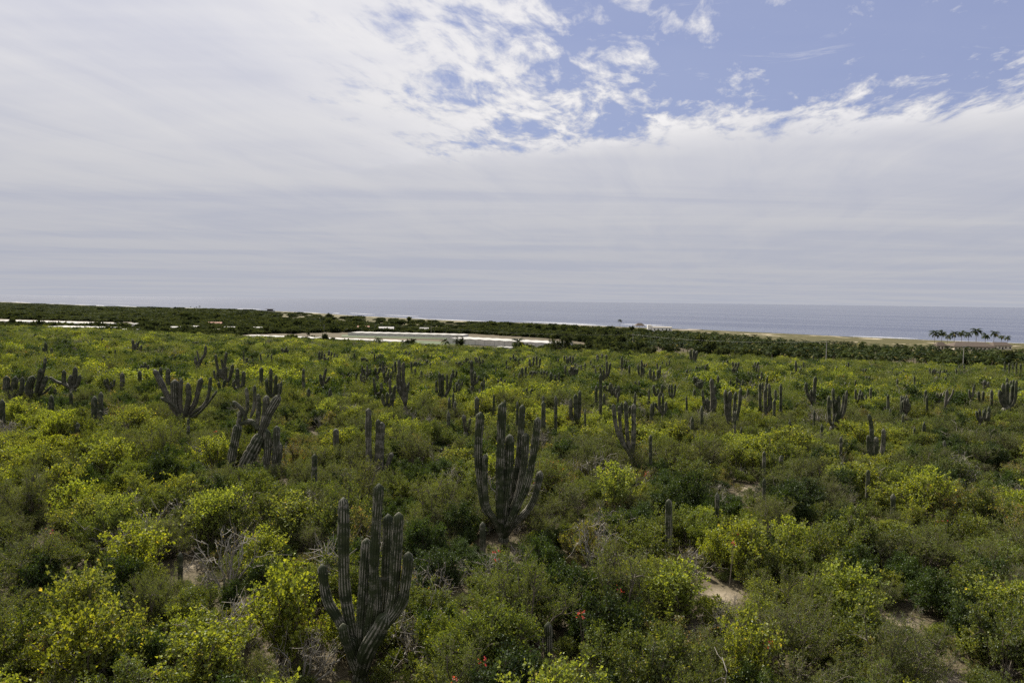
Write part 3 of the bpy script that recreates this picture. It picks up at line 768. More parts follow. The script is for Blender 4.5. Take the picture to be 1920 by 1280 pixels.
def leaf_points(br, rng, n, levels=(3,), lo=0.1):
    tw = [b for b in br if b[2] in levels]
    L = np.array([np.linalg.norm(b[0][-1] - b[0][0]) for b in tw])
    pick = rng.choice(len(tw), n, p=L / L.sum())
    A = np.array([b[0][0] for b in tw])[pick]; B = np.array([b[0][len(b[0]) // 2] for b in tw])[pick]; C = np.array([b[0][-1] for b in tw])[pick]
    t_ = rng.uniform(lo, 1.05, n)[:, None]
    P = A * (1 - t_) ** 2 + 2 * B * t_ * (1 - t_) + C * t_ ** 2
    return P, norm(C - A)

SPECIES = {
    # name: H, R, stems, l2, l3, upright, twig, leaves, len, wid, leaf mat, bark mat, jitter
    'yellow': (2.0, 1.35, 12, 6, 4, 0.92, 0.62, 4300, 0.092, 0.078, 'lf_yellow', 'bark', 0.035),
    'green':  (1.9, 1.50, 11, 7, 6, 0.35, 0.34, 9000, 0.066, 0.046, 'lf_green', 'bark', 0.04),
    'olive':  (2.2, 1.75, 10, 8, 7, 0.45, 0.40, 13000, 0.055, 0.019, 'lf_olive', 'bark', 0.03),
    'dark':   (1.9, 1.25, 11, 7, 6, 0.15, 0.30, 9500, 0.078, 0.056, 'lf_dark', 'bark_dark', 0.07),
    'rust':   (1.6, 1.30, 10, 6, 6, 0.45, 0.34, 4200, 0.068, 0.047, 'lf_rust', 'bark', 0.04),
    'dead':   (2.3, 2.0, 8, 4, 2, 0.25, 0.55, 260, 0.045, 0.03, 'lf_dry', 'bark_pale', 0.03),
    'low':    (0.85, 0.95, 9, 6, 5, 0.3, 0.24, 2800, 0.07, 0.05, 'lf_green', 'bark', 0.04),
    'broom':  (1.5, 1.15, 14, 7, 7, 0.9, 0.5, 7000, 0.085, 0.010, 'lf_olive', 'bark', 0.02),
}
NVAR = {'yellow': 3, 'green': 3, 'olive': 2, 'dark': 2, 'rust': 2, 'dead': 3, 'low': 2, 'broom': 1}
KIND_DESC = {'yellow': 'yellow-green leafy shrub', 'green': 'bushy mid-green shrub', 'olive': 'airy olive-grey shrub', 'dark': 'dark vine-covered bush',
             'rust': 'thin shrub with rusty leaves', 'dead': 'bare bleached branching shrub', 'low': 'low small-leaved green bush', 'broom': 'brush-like fine olive shrub'}
SHRUB = {}      # (species, variant) -> dict(crown, wood, joined, lod)
tmpl_near = bpy.data.collections.new('scrub_templates')
tmpl_far = bpy.data.collections.new('scrub_templates_distant')
NEAR_LIST, FAR_LIST = [], []
for sp_i, (spn, prm) in enumerate(SPECIES.items()):
    H, Rr, stems, l2, l3, upr, tw_, nl, ln, wd, lm, bm, jit = prm
    for vi in range(NVAR[spn]):
        rng = np.random.default_rng(77 + sp_i * 10 + vi)
        br = skeleton(rng, H, Rr, stems, l2, l3, upr, 0.55 if spn == 'dead' else 0.3, tw_)
        P, al_ = leaf_points(br, rng, nl, (3,) if spn != 'dead' else (2, 3))
        P = P + rng.normal(0, jit, P.shape); P[:, 2] = np.maximum(P[:, 2], 0.03)
        LV, LF, LT = leaves(P, rng, ln, wd, 0.5, al_ * (0.9 if spn == 'broom' else 0.25))
        WV, WF = branch_arrays(br, min_r=0.009 if spn == 'dead' else 0.003)
        crown = mesh_np('crown_' + spn, LV, [LF], {'tint': LT}, mats=[M[lm]])
        wood = mesh_np('branches_' + spn, WV, [WF], mats=[M[bm]], smooth=True)
        joined = mesh_np('shrub_' + spn, np.vstack([LV, WV]), [np.vstack([LF, WF + len(LV)])], {'tint': np.concatenate([LT, np.zeros(len(WV))])},
                         mats=[M[lm], M[bm]], mat_idx=np.concatenate([np.zeros(len(LF)), np.ones(len(WF))]))
        # coarser version for the distance: fewer, larger leaf clumps
        k = max(int(nl * 0.24), 120)
        sel = rng.choice(len(P), min(k, len(P)), replace=False)
        DV, DF, DT = leaves(P[sel], rng, ln * 1.7, max(wd * 1.85, 0.035), 0.6)
        WV2, WF2 = branch_arrays([b for b in br if b[2] == 1 or (spn == 'dead' and b[2] == 2)], (3, 3, 3), 0.008)
        lod = mesh_np('distant_' + spn, np.vstack([DV, WV2]), [np.vstack([DF, WF2 + len(DV)])], {'tint': np.concatenate([DT, np.zeros(len(WV2))])},
                      mats=[M[lm], M[bm]], mat_idx=np.concatenate([np.zeros(len(DF)), np.ones(len(WF2))]))
        SHRUB[(spn, vi)] = dict(crown=crown, wood=wood, H=H, R=Rr)
        idx = len(NEAR_LIST)
        o1 = bpy.data.objects.new('near_%02d_%s' % (idx, spn), joined); tmpl_near.objects.link(o1)
        o2 = bpy.data.objects.new('far_%02d_%s' % (idx, spn), lod); tmpl_far.objects.link(o2)
        NEAR_LIST.append((spn, vi))
IDX = {k: i for i, k in enumerate(NEAR_LIST)}

def scatter(name, coll, pts, rot, scl, idx, label, cat):
    """one stuff object: instances of the templates on points"""
    me = bpy.data.meshes.new(name)
    me.vertices.add(len(pts)); me.vertices.foreach_set('co', np.asarray(pts, np.float32).ravel())
    for nm, typ, arr in (('irot', 'FLOAT_VECTOR', rot), ('iscl', 'FLOAT_VECTOR', scl)):
        a_ = me.attributes.new(nm, typ, 'POINT'); a_.data.foreach_set('vector', np.asarray(arr, np.float32).ravel())
    a_ = me.attributes.new('iidx', 'INT', 'POINT'); a_.data.foreach_set('value', np.asarray(idx, np.int32))
    me.update()
    o_ = link(name, me)
    ng = bpy.data.node_groups.new(name, 'GeometryNodeTree')
    ng.interface.new_socket('Geometry', in_out='INPUT', socket_type='NodeSocketGeometry')
    ng.interface.new_socket('Geometry', in_out='OUTPUT', socket_type='NodeSocketGeometry')
    n_ = ng.nodes; l_ = ng.links
    gi = n_.new('NodeGroupInput'); go = n_.new('NodeGroupOutput')
    ci = n_.new('GeometryNodeCollectionInfo'); ci.inputs['Collection'].default_value = coll
    ci.inputs['Separate Children'].default_value = True; ci.inputs['Reset Children'].default_value = True
    ip = n_.new('GeometryNodeInstanceOnPoints'); ip.inputs['Pick Instance'].default_value = True
    def attr(nm, typ):
        a__ = n_.new('GeometryNodeInputNamedAttribute'); a__.data_type = typ; a__.inputs['Name'].default_value = nm
        return [s for s in a__.outputs if s.enabled and s.name == 'Attribute'][0]
    e2r = n_.new('FunctionNodeEulerToRotation')
    l_.new(attr('irot', 'FLOAT_VECTOR'), e2r.inputs[0])
    l_.new(gi.outputs[0], ip.inputs['Points']); l_.new(ci.outputs[0], ip.inputs['Instance'])
    l_.new(attr('iidx', 'INT'), ip.inputs['Instance Index']); l_.new(e2r.outputs[0], ip.inputs['Rotation']); l_.new(attr('iscl', 'FLOAT_VECTOR'), ip.inputs['Scale'])
    l_.new(ip.outputs[0], go.inputs[0])
    md = o_.modifiers.new('scatter', 'NODES'); md.node_group = ng
    tag(o_, label, cat, kind='stuff')
    return o_

# ------------------------------------------------------------------ where the shrubs stand
rng = np.random.default_rng(42)
CL_PX = [   # cleared ground beyond the slope, photo pixels (horizon-relative): fields, net houses, yards
    [(-40, 592), (180, 602), (260, 604), (260, 618), (180, 614), (-40, 606)],
    [(450, 630), (640, 628), (880, 631), (1060, 642), (1120, 652), (1060, 660), (870, 662), (640, 648), (450, 637)],
    [(1000, 655), (1230, 650), (1310, 662), (1280, 682), (1100, 678), (1000, 668)],
]
def inpoly(x, y, poly):
    ins = np.zeros(len(x), bool); n = len(poly)
    for i in range(n):
        x1, y1 = poly[i]; x2, y2 = poly[(i + 1) % n]
        c_ = ((y1 > y) != (y2 > y)) & (x < (x2 - x1) * (y - y1) / (y2 - y1 + 1e-9) + x1)
        ins ^= c_
    return ins

def jgrid(y0, y1, sp, umax=0.98, margin=8):
    ny = int((y1 - y0) / sp)
    out = []
    for i in range(ny):
        y_ = y0 + (i + 0.5) * sp
        hw = umax * max(y_, 0) + margin
        xs = np.arange(-hw, hw, sp) + (i % 2) * sp * 0.5
        out.append(np.stack([xs + rng.uniform(-0.42, 0.42, len(xs)) * sp, y_ + rng.uniform(-0.42, 0.42, len(xs)) * sp], -1))
    return np.concatenate(out)

def keep_plateau(p, cact=True):
    X, Y = p[:, 0], p[:, 1]
    k = np.ones(len(p), bool)
    for (x_, y_, rx, ry) in SANDP:
        k &= (((X - x_) / (rx + 0.95)) ** 2 + ((Y - y_) / (ry + 1.0)) ** 2) > 1
    for c_ in CACTI if cact else []:
        if c_['Y'] < 100:
            fr_ = (Y < c_['Y']) & (Y > c_['Y'] - (4.2 if c_['n'] > 4 else 2.5)) & (abs(X - c_['X'] * Y / c_['Y']) < (1.3 if c_['n'] > 4 else 0.8))
            k &= ~((X - c_['X']) ** 2 + (Y - c_['Y']) ** 2 < (0.75 if c_['n'] > 3 else 0.35) ** 2)
            if c_['ref'] in ('the huge forked cactus', 'the tall eight-armed cactus', 'the pale striped cactus'): k &= ~fr_
    return p[k]

def species_for(X, Y, rng, cut=0.52):
    """patchy mix: broad yellow-green drifts, darker and greyer ones between"""
    n1 = vnoise(X, Y, 7, 5.0) + 0.5 * vnoise(X, Y, 19, 8.0) + rng.normal(0, 0.45, len(X))
    n2 = vnoise(X, Y, 6, 11.0) + rng.normal(0, 0.5, len(X))
    out = np.full(len(X), 'green', dtype=object)
    out[n1 > cut] = 'yellow'
    out[(n1 <= cut) & (n2 > 0.36)] = 'olive'
    out[(n1 < -0.12) & (n2 <= 0.36)] = 'dark'
    r_ = rng.random(len(X))
    out[r_ < 0.06] = 'rust'; out[(r_ >= 0.085) & (r_ < 0.145)] = 'dead'; out[(r_ >= 0.145) & (r_ < 0.235)] = 'low'; out[(r_ >= 0.235) & (r_ < 0.27)] = 'broom'
    return out

pA = keep_plateau(jgrid(14, 100, 1.62)); pA = pA[rng.random(len(pA)) > 0.09]
spA = species_for(pA[:, 0], pA[:, 1], rng)
sA = 0.58 + 0.98 * rng.random(len(pA)) ** 1.5
sA[spA == 'dark'] *= 0.92
# shrubs standing in front of a cactus or a patch of sand are low enough to leave it in view
def leave_view(p, s_, far_lim=100):
    s_ = s_.copy()
    for c_ in CACTI:
        if c_['Y'] < far_lim:
            dY = c_['Y'] - p[:, 1]; lat = np.abs(p[:, 0] - c_['X'] * p[:, 1] / c_['Y'])
            m1 = (dY > -0.8) & (dY < 9.0) & (lat < c_['hw'] + 1.0 * s_)
            lim = np.maximum((c_['hid'] + (0.35 if c_['Y'] < 50 else 0.65) + np.maximum(dY, 0) * 16.0 / c_['Y']) / 2.5, 0.3)
            s_[m1] = np.minimum(s_[m1], lim[m1])
    for (x_, y_, rx, ry) in SANDP:
        dY = y_ - ry - p[:, 1]; lat = np.abs(p[:, 0] - x_ * p[:, 1] / y_)
        m1 = (dY > -2 * ry) & (dY < 7.0) & (lat < rx + 0.9 * s_)
        lim = np.maximum((0.15 + np.maximum(dY, 0) * 16.0 / y_) / 2.4, 0.3)
        s_[m1] = np.minimum(s_[m1], lim[m1])
        dd = np.hypot((p[:, 0] - x_) / rx, (p[:, 1] - y_) / ry)
        gap = (dd - 1) * min(rx, ry) * 0.9
        s_ = np.where(gap < 2.2, np.minimum(s_, np.maximum(gap / 1.1, 0.3)), s_)
    return s_
sA = leave_view(pA, sA)
zA = ground_z(pA[:, 0], pA[:, 1])
rA = rng.uniform(0, 2 * np.pi, len(pA))
vA = np.array([rng.integers(0, NVAR[s_]) for s_ in spA])

# the 300 that show largest become things of their own
inv = (np.abs(pA[:, 0]) < 0.76 * pA[:, 1] + 0.6) & (pA[:, 1] > 24.5)
order = np.argsort(np.where(inv, pA[:, 1] / sA ** 0.5, 1e9))
IND = order[:300]
SHRUBS = []
for i in IND:
    spn, vi = spA[i], int(vA[i])
    d_ = SHRUB[(spn, vi)]
    root = link({'dead': 'dead_shrub', 'dark': 'vine_covered_bush'}.get(spn, 'shrub'), None, loc=(pA[i, 0], pA[i, 1], zA[i] - 0.04), rot=(0, 0, rA[i]), scale=(sA[i], sA[i], sA[i] * rng.uniform(0.9, 1.3)))
    root.empty_display_size = 0.2
    link('crown' if spn != 'dead' else 'dry_leaves', d_['crown'], root)
    link('branches', d_['wood'], root)
    SHRUBS.append(dict(o=root, sp=spn, X=pA[i, 0], Y=pA[i, 1], s=sA[i]))
rest = np.ones(len(pA), bool); rest[IND] = False

def stack(p, z, r_, s_, spn, vi, rng, tilt=0.12):
    n = len(p)
    return (np.stack([p[:, 0], p[:, 1], z], -1), np.stack([rng.normal(0, tilt, n), rng.normal(0, tilt, n), r_], -1),
            np.stack([s_, s_, s_ * rng.uniform(0.85, 1.15, n)], -1), np.array([IDX[(a_, int(b_))] for a_, b_ in zip(spn, vi)]))

P0, R0, S0, I0 = stack(pA[rest], zA[rest] - 0.05, rA[rest], sA[rest], spA[rest], vA[rest], rng)
# low undergrowth between the shrubs
pU = keep_plateau(jgrid(18, 80, 1.3), False); pU = pU[rng.random(len(pU)) < 0.75]
spU = np.where(rng.random(len(pU)) < 0.62, 'low', np.where(rng.random(len(pU)) < 0.45, 'dead', 'rust')).astype(object)
P1, R1, S1, I1 = stack(pU, ground_z(pU[:, 0], pU[:, 1]) - 0.05, rng.uniform(0, 6.28, len(pU)), rng.uniform(0.4, 0.95, len(pU)) * np.where(spU == 'low', 1, 0.6), spU, [rng.integers(0, NVAR[s_]) for s_ in spU], rng)
scatter('scrub', tmpl_near, np.vstack([P0, P1]), np.vstack([R0, R1]), np.vstack([S0, S1]), np.concatenate([I0, I1]),
        'dense green and yellow-green thorn scrub covering the near slope between the single shrubs', 'scrub')

# farther scrub out to the edge of the slope
pB = np.concatenate([jgrid(100, 160, 2.2), jgrid(160, 260, 2.8), jgrid(260, 480, 4.0), jgrid(480, 720, 5.0)])
XB, YB = pB[:, 0], pB[:, 1]
ypB = np.interp(np.clip(XB / YB, -0.9, 0.9), U_K, YP)
kB = YB < ypB - 6
pxB, pyB = to_px(XB, YB, ground_z(XB, YB))
sparse = inpoly(pxB, pyB, CL_PX[2])
kB &= ~(sparse & (rng.random(len(pB)) < 0.2)); kB &= ~inpoly(pxB, pyB, CL_PX[1])
for (x_, y_, rx, ry) in SANDP: kB &= (((XB - x_) / (rx + 0.8)) ** 2 + ((YB - y_) / (ry + 0.8)) ** 2) > 1
kB &= ~((YB < 160) & (rng.random(len(pB)) < 0.03))
pB = pB[kB]
spB = species_for(pB[:, 0], pB[:, 1], rng, 0.74)
spB[(spB == 'low') | (spB == 'broom')] = 'dark'
spB[(spB == 'green') & (rng.random(len(spB)) < 0.25)] = 'dark'
sB = (0.6 + 1.15 * rng.random(len(pB)) ** 1.4) * np.interp(pB[:, 1], [60, 150, 300, 700], [0.95, 1.15, 1.45, 1.8])
sB = leave_view(pB, sB, 150)
P2, R2, S2, I2 = stack(pB, ground_z(pB[:, 0], pB[:, 1]) - 0.05, rng.uniform(0, 6.28, len(pB)), sB, spB, [rng.integers(0, NVAR[s_]) for s_ in spB], rng)
S2[:, 2] *= np.interp(pB[:, 1], [60, 150, 300, 700], [1.0, 0.9, 0.75, 0.62])
scatter('distant_scrub', tmpl_far, P2, R2, S2, I2, 'yellow-green scrub running from the middle distance to the brow of the slope', 'scrub')

# ------------------------------------------------------------------ small flowering vines
FLOWERS = [(1045, 1083), (1091, 1146), (929, 1041), (851, 1276), (908, 1240), (92, 996), (1771, 976), (1160, 1103), (1003, 905), (1215, 888), (1744, 915), (1370, 1020), (1382, 1003), (1435, 1205), (405, 808)]
for i, (px, py) in enumerate(FLOWERS):
    rg = np.random.default_rng(300 + i)
    X_, Y_ = hit(px, py, 2.5); z_ = gz(X_, Y_)
    root = link('flowering_vine', None, loc=(X_, Y_, z_))
    top = 2.5
    n = 30 if i < 3 else 14
    c_ = rg.normal(0, 1, (4, 3)) * np.array([0.14, 0.1, 0.1]) + np.array([0, 0, top])
    P = c_[rg.integers(0, 4, n)] + rg.normal(0, 0.035, (n, 3))
    V, F, T = leaves(P, rg, 0.075, 0.065, 0.2)
    link('blossoms', mesh_np('blossoms', V, [F], {'tint': T}, mats=[M['petal']]), root)
    mb = MB()
    for q in c_:
        mb.tube(catmull([(0, 0, 0), (q[0] * 0.4 + 0.05, q[1] * 0.4, q[2] * 0.6), q], 7), np.linspace(0.014, 0.005, 7), 4)
    link('stem', mb.mesh('vine_stem', M['bark'], True), root)
    SHRUBS.append(dict(o=root, sp='flower', X=X_, Y=Y_, s=1))

# ------------------------------------------------------------------ coastal plain: fields, track, net houses
def quad_sheet(name, pix, mat_, lift, z0=3.55):
    P = [far(px, py, z0) for px, py in pix]
    n = 14
    g_ = []
    for a_ in np.linspace(0, 1, n):
        for b_ in np.linspace(0, 1, n):
            x_ = (P[0][0] * (1 - b_) + P[1][0] * b_) * (1 - a_) + (P[3][0] * (1 - b_) + P[2][0] * b_) * a_
            y_ = (P[0][1] * (1 - b_) + P[1][1] * b_) * (1 - a_) + (P[3][1] * (1 - b_) + P[2][1] * b_) * a_
            g_.append((x_, y_))
    g_ = np.array(g_)
    V = np.column_stack([g_, ground_z(g_[:, 0], g_[:, 1]) + lift])
    i, j = np.meshgrid(np.arange(n - 1), np.arange(n - 1), indexing='ij')
    F = np.stack([i * n + j, i * n + j + 1, (i + 1) * n + j + 1, (i + 1) * n + j], -1).reshape(-1, 4)
    o_ = link(name, mesh_np(name, V, [F], mats=[mat_]))
    tag(o_, kind='structure')
    return o_
quad_sheet('field', [(745, 643), (960, 652), (1010, 656), (760, 650)], M['crop'], 0.30)
quad_sheet('field', [(640, 633), (840, 638), (850, 642), (640, 637)], M['crop'], 0.30)
quad_sheet('field', [(600, 638), (760, 642), (770, 646), (620, 642)], M['soil'], 0.28)
quad_sheet('field', [(20, 587), (160, 594), (160, 598), (20, 593)], M['crop'], 0.30)

NETS = []
def net_house(x0, y0, x1, y1, depth, h, label, bay=8.0):
    """front roof edge runs from photo pixel (x0,y0) to (x1,y1); the house goes back by depth metres"""
    zb = 3.5
    A = np.array(far(x0, y0, zb + h)); B = np.array(far(x1, y1, zb + h))
    L = np.linalg.norm(B - A); ang = math.atan2(B[1] - A[1], B[0] - A[0])
    root = link('shade_house', None, loc=(A[0], A[1], zb), rot=(0, 0, ang))
    n = max(3, int(L / bay)); wbay = L / n
    mb = MB()
    mb.add([(0, 0, h), (wbay / 2, 0, h + 0.28), (wbay, 0, h), (wbay, depth, h), (wbay / 2, depth, h + 0.28), (0, depth, h),
            (0, 0, h - 0.08), (wbay / 2, 0, h + 0.20), (wbay, 0, h - 0.08), (wbay, depth, h - 0.08), (wbay / 2, depth, h + 0.20), (0, depth, h - 0.08)],
           [(0, 1, 4, 5), (1, 2, 3, 4), (6, 11, 10, 7), (7, 10, 9, 8), (0, 6, 7, 1), (1, 7, 8, 2), (5, 4, 10, 11), (4, 3, 9, 10)])
    roof = mb.mesh('roof_panel', M['white_net'])
    mb = MB(); mb.box(0.06, wbay - 0.06, 0.05, 0.1, 0.1, h - 0.1)
    wall = mb.mesh('wall_panel', M['net_wall'])
    mb = MB(); mb.tube([(0, 0, -0.3), (0, 0, h + 0.05)], [0.09, 0.09], 6)
    post = mb.mesh('post', M['post'])
    for k in range(n):
        link('roof_panel', roof, root, (k * wbay, 0, 0))
        link('wall_panel', wall, root, (k * wbay, 0, 0))
        link('post', post, root, (k * wbay, -0.05, 0))
    link('post', post, root, (L, -0.05, 0))
    mb = MB(); mb.box(0, L, depth - 0.1, depth - 0.05, 0.1, h - 0.1)
    mb.box(0, 0.05, 0.12, depth - 0.12, 0.1, h - 0.12); mb.box(L - 0.05, L, 0.12, depth - 0.12, 0.1, h - 0.12)
    link('back_walls', mb.mesh('back_walls', M['net_wall']), root)
    tag(root, label, 'shade house', 'white shade houses on the coastal plain')
    C_ = [A, B, B + depth * np.array([-math.sin(ang), math.cos(ang)]), A + depth * np.array([-math.sin(ang), math.cos(ang)])]
    NETS.append([tuple(c_) for c_ in C_])
    return root
net_house(-30, 597, 175, 605.5, 24, 3.0, 'white shade house forming the long strip at the far edge, level with the dark wood')
net_house(76, 609.5, 190, 614.5, 22, 3.0, 'white shade house forming the lower thin strip beneath the far long one')
net_house(452, 632, 752, 646, 13, 2.8, 'white shade house peeking over the scrub brow, left of the crop rows')
net_house(652, 628.5, 868, 634, 18, 2.8, 'white shade house behind the crop rows, in front of the low houses')
net_house(838, 639.5, 1046, 650, 22, 4.0, 'white shade house with a tall seamed front wall, beside the big dark tree')
net_house(160, 605, 252, 607.5, 16, 2.8, 'small white shade house joined to the end of the long strip')
net_house(212, 617, 243, 618.5, 10, 2.6, 'tiny white shade house among dark trees under the small joined one')
net_house(925, 656.5, 956, 658, 8, 2.2, 'tiny white shade house in front of the tall seamed one')

# dirt track
def track(pix, wd):
    P = np.array([far(px, py, 3.55) if py < 655 else hit(px, py + (564 + (px - 960) * 0.0125 - float(hor(px)))) for px, py in pix])
    Q = catmull(np.column_stack([P, np.zeros(len(P))]), 30)[:, :2]
    d = np.gradient(Q, axis=0); d /= np.linalg.norm(d, axis=1, keepdims=True); nrm = np.stack([-d[:, 1], d[:, 0]], -1)
    V = []
    for k_ in (-1, 0, 1):
        q = Q + nrm * wd * 0.5 * k_; V.append(np.column_stack([q, ground_z(q[:, 0], q[:, 1]) + 0.25]))
    V = np.concatenate(V); n = 30; k_ = np.arange(n - 1)
    F = np.concatenate([np.stack([k_ + a_ * n, k_ + 1 + a_ * n, k_ + 1 + (a_ + 1) * n, k_ + (a_ + 1) * n], -1) for a_ in (0, 1)])
    tag(link('dirt_track', mesh_np('dirt_track', V, [F], mats=[M['track']], smooth=True)), kind='structure')
track([(1190, 672), (1200, 665), (1207, 659), (1205, 656)], 5)
track([(1120, 651.5), (1140, 651), (1160, 653)], 9)
track([(1270, 623.5), (1296, 623), (1312, 621)], 16)

# ------------------------------------------------------------------ trees and palms
def make_tree_mesh(seed, H, Rr, nl=2600, lm='lf_far', leaf=0.34, trunk=0.28):
    rg = np.random.default_rng(seed)
    br = skeleton(rg, H * 0.8, Rr, 8, 6, 5, 0.25, 0.3, H * 0.13)
    br = [(P + np.array([0, 0, H * 0.2]) * np.linspace(1, 1, len(P))[:, None], r_, l_) for P, r_, l_ in br]
    P, al_ = leaf_points(br, rg, nl)
    P = P + rg.normal(0, 0.12, P.shape)
    V, F, T = leaves(P, rg, leaf, leaf * 0.8, 0.6)
    crown = mesh_np('tree_crown', V, [F], {'tint': T}, mats=[M[lm]])
    VW, FW = branch_arrays([b for b in br if b[2] < 3], (5, 3, 3), 0.02)
    tv, tf = tube(np.array([(0, 0, -0.3), (0.05, 0, H * 0.12), (0, 0.04, H * 0.24)]), np.array([trunk, trunk * 0.8, trunk * 0.7]), 8)
    wood = mesh_np('tree_trunk', np.vstack([VW, tv]), [np.vstack([FW, tf + len(VW)])], mats=[M['bark_dark']], smooth=True)
    return crown, wood

TREE = [make_tree_mesh(500 + i, 5.5, 4.0) for i in range(3)]
TREES = []
def tree(px, py, hpx, wpx, label, kind='near', cat='tree', group=None):
    """px,py: foot of the tree in the photograph; hpx, wpx: height and width in photo pixels"""
    if kind == 'far':
        X_, Y_ = far(px, py, 3.6)
    else:
        X_, Y_ = hit(px, py, 2.0)
        hpx += 2.0 * 1280 / Y_
    z_ = gz(X_, Y_)
    c_, w_ = TREE[len(TREES) % 3]
    root = link('broadleaf_tree', None, loc=(X_, Y_, z_), rot=(0, 0, len(TREES) * 1.7), scale=(wpx / 1280 * Y_ / 8.4,) * 2 + (hpx / 1280 * Y_ / 5.9,))
    link('crown', c_, root); link('trunk', w_, root)
    tag(root, label, cat, group)
    TREES.append(dict(o=root, X=X_, Y=Y_, label=label))
    return root
def brow_tree(px, ytop, wpx, f_, label):
    Y_ = f_ * float(np.interp((px - 960) / 1280, U_K, YP))
    X_ = (px - 960) / 1280 * Y_; z_ = gz(X_, Y_)
    H_ = CAM_Z - (ytop - float(hor(px))) / 1280 * Y_ - z_
    c_, w_ = TREE[len(TREES) % 3]
    root = link('broadleaf_tree', None, loc=(X_, Y_, z_), rot=(0, 0, len(TREES) * 1.7), scale=(wpx / 1280 * Y_ / 7.6,) * 2 + (H_ / 5.6,))
    link('crown', c_, root); link('trunk', w_, root)
    tag(root, label, 'tree')
    TREES.append(dict(o=root, X=X_, Y=Y_, label=label))
brow_tree(1055, 634, 40, 0.97, 'big dark round tree at the end of the seamed shade house')
brow_tree(768, 640, 36, 0.96, 'broad dark tree on the brow before the crop rows')
brow_tree(860, 639, 30, 0.95, 'dark ragged tree on the brow beside the fan palms')
brow_tree(1222, 655, 34, 0.95, 'low rounded dark tree beside the pale dirt track')
brow_tree(1357, 655, 28, 0.95, 'dark bushy tree alone on the brow in front of the palm grove')
brow_tree(1095, 660, 26, 0.95, 'low dark bush tree right of the big dark round tree')
ft = [(73, 601, 9, 20), (118, 601, 6, 22), (168, 602, 7, 18), (222, 611, 9, 28), (200, 612, 8, 20), (250, 606, 7, 14), (265, 617, 14, 22), (292, 618, 16, 18), (306, 620, 9, 22),
      (345, 623, 12, 16), (372, 622, 11, 16), (395, 624, 12, 20), (415, 622, 9, 18), (455, 627, 14, 26), (500, 629, 17, 20), (520, 628, 10, 22), (545, 629, 10, 30), (580, 634, 6, 14), (588, 641, 9, 14), (1197, 648, 8, 9), (1170, 632, 10, 18), (1240, 640, 12, 22)]
for i, (px, py, hp, wp) in enumerate(ft):
    tree(px, py, hp, wp, None, 'far')

# palms
def palm_meshes(seed, H, fl=3.4, nf=17):
    rg = np.random.default_rng(seed)
    lean = rg.normal(0, 0.06, 2) * H
    pts = catmull([(0, 0, -0.3), (lean[0] * 0.3, lean[1] * 0.3, H * 0.5), (lean[0], lean[1], H)], 7)
    V, F = tube(pts, np.linspace(0.2, 0.11, 7), 7)
    trunk = mesh_np('palm_trunk', V, [F], mats=[M['palm_trunk']], smooth=True)
    top = pts[-1]
    LV, LF, LT, n = [], [], [], 0
    for k in range(nf):
        az = k * 2.4 + rg.normal(0, 0.2); el = rg.uniform(-0.35, 1.15)
        s_ = np.linspace(0, 1, 9)
        r_ = fl * rg.uniform(0.8, 1.1)
        hz = np.cumsum(np.cos(el - 1.5 * s_ ** 1.3)) / 9 * r_; vt = np.cumsum(np.sin(el - 1.5 * s_ ** 1.3)) / 9 * r_
        d = np.array([np.cos(az), np.sin(az), 0]); side = np.array([-np.sin(az), np.cos(az), 0])
        C_ = top + d * hz[:, None] + np.array([0, 0, 1]) * vt[:, None]
        tnt = rg.random()
        for i in range(1, 9):
            lw = 0.75 * np.sin(np.pi * (0.12 + 0.8 * s_[i])) * fl / 3.4
            for sg in (-1, 1):
                for q in (0.0, 0.34, 0.67):
                    b_ = C_[i - 1] * (1 - q) + C_[i] * q
                    tip = b_ + side * sg * lw + (C_[i] - C_[i - 1]) * 0.7 - np.array([0, 0, lw * rg.uniform(0.25, 0.7)])
                    wv_ = (C_[i] - C_[i - 1]) * 0.5
                    LV += [b_, b_ + wv_, tip]; LF.append((n, n + 1, n + 2)); n += 3; LT += [tnt] * 3
    crown = mesh_np('palm_crown', np.array(LV), [np.array(LF)], {'tint': LT}, mats=[M['lf_palm']])
    return crown, trunk
PALM_T = [palm_meshes(700 + i, 9.5, 4.7, 27) for i in range(3)]      # tall, by the house
PALM_S = [palm_meshes(720 + i, 3.8, 3.3, 15) for i in range(4)]     # grove
def palm(name, meshes, X_, Y_, s_, label, group=None, rz=0.0, cat='palm'):
    root = link(name, None, loc=(X_, Y_, gz(X_, Y_)), rot=(0, 0, rz), scale=(s_,) * 3)
    link('crown', meshes[0], root); link('trunk', meshes[1], root)
    return tag(root, label, cat, group)
ord_ = ['first', 'second', 'third', 'fourth', 'fifth', 'sixth', 'seventh', 'eighth', 'ninth', 'tenth', 'eleventh', 'twelfth', 'thirteenth', 'fourteenth', 'fifteenth', 'sixteenth',
        'seventeenth', 'eighteenth', 'nineteenth', 'twentieth'] + ['%d-th' % i for i in range(21, 80)]
tall = [(1753, 621), (1766, 620), (1777, 627), (1790, 622), (1804, 620), (1817, 622), (1831, 616), (1848, 624), (1864, 620), (1879, 627), (1890, 628)]
for i, (px, py) in enumerate(tall):
    Y_ = 520 + (i * 37) % 50; X_ = (px - 960) / 1280 * Y_
    ztop = CAM_Z - (py - float(hor(px))) / 1280 * Y_
    s_ = (ztop - gz(X_, Y_)) / 10.4
    palm('coconut_palm', PALM_T[i % 3], X_, Y_, s_, 'tall coconut palm, %s from the left in the row by the thatched house' % ord_[i], 'tall palms by the thatched house', i * 1.1)
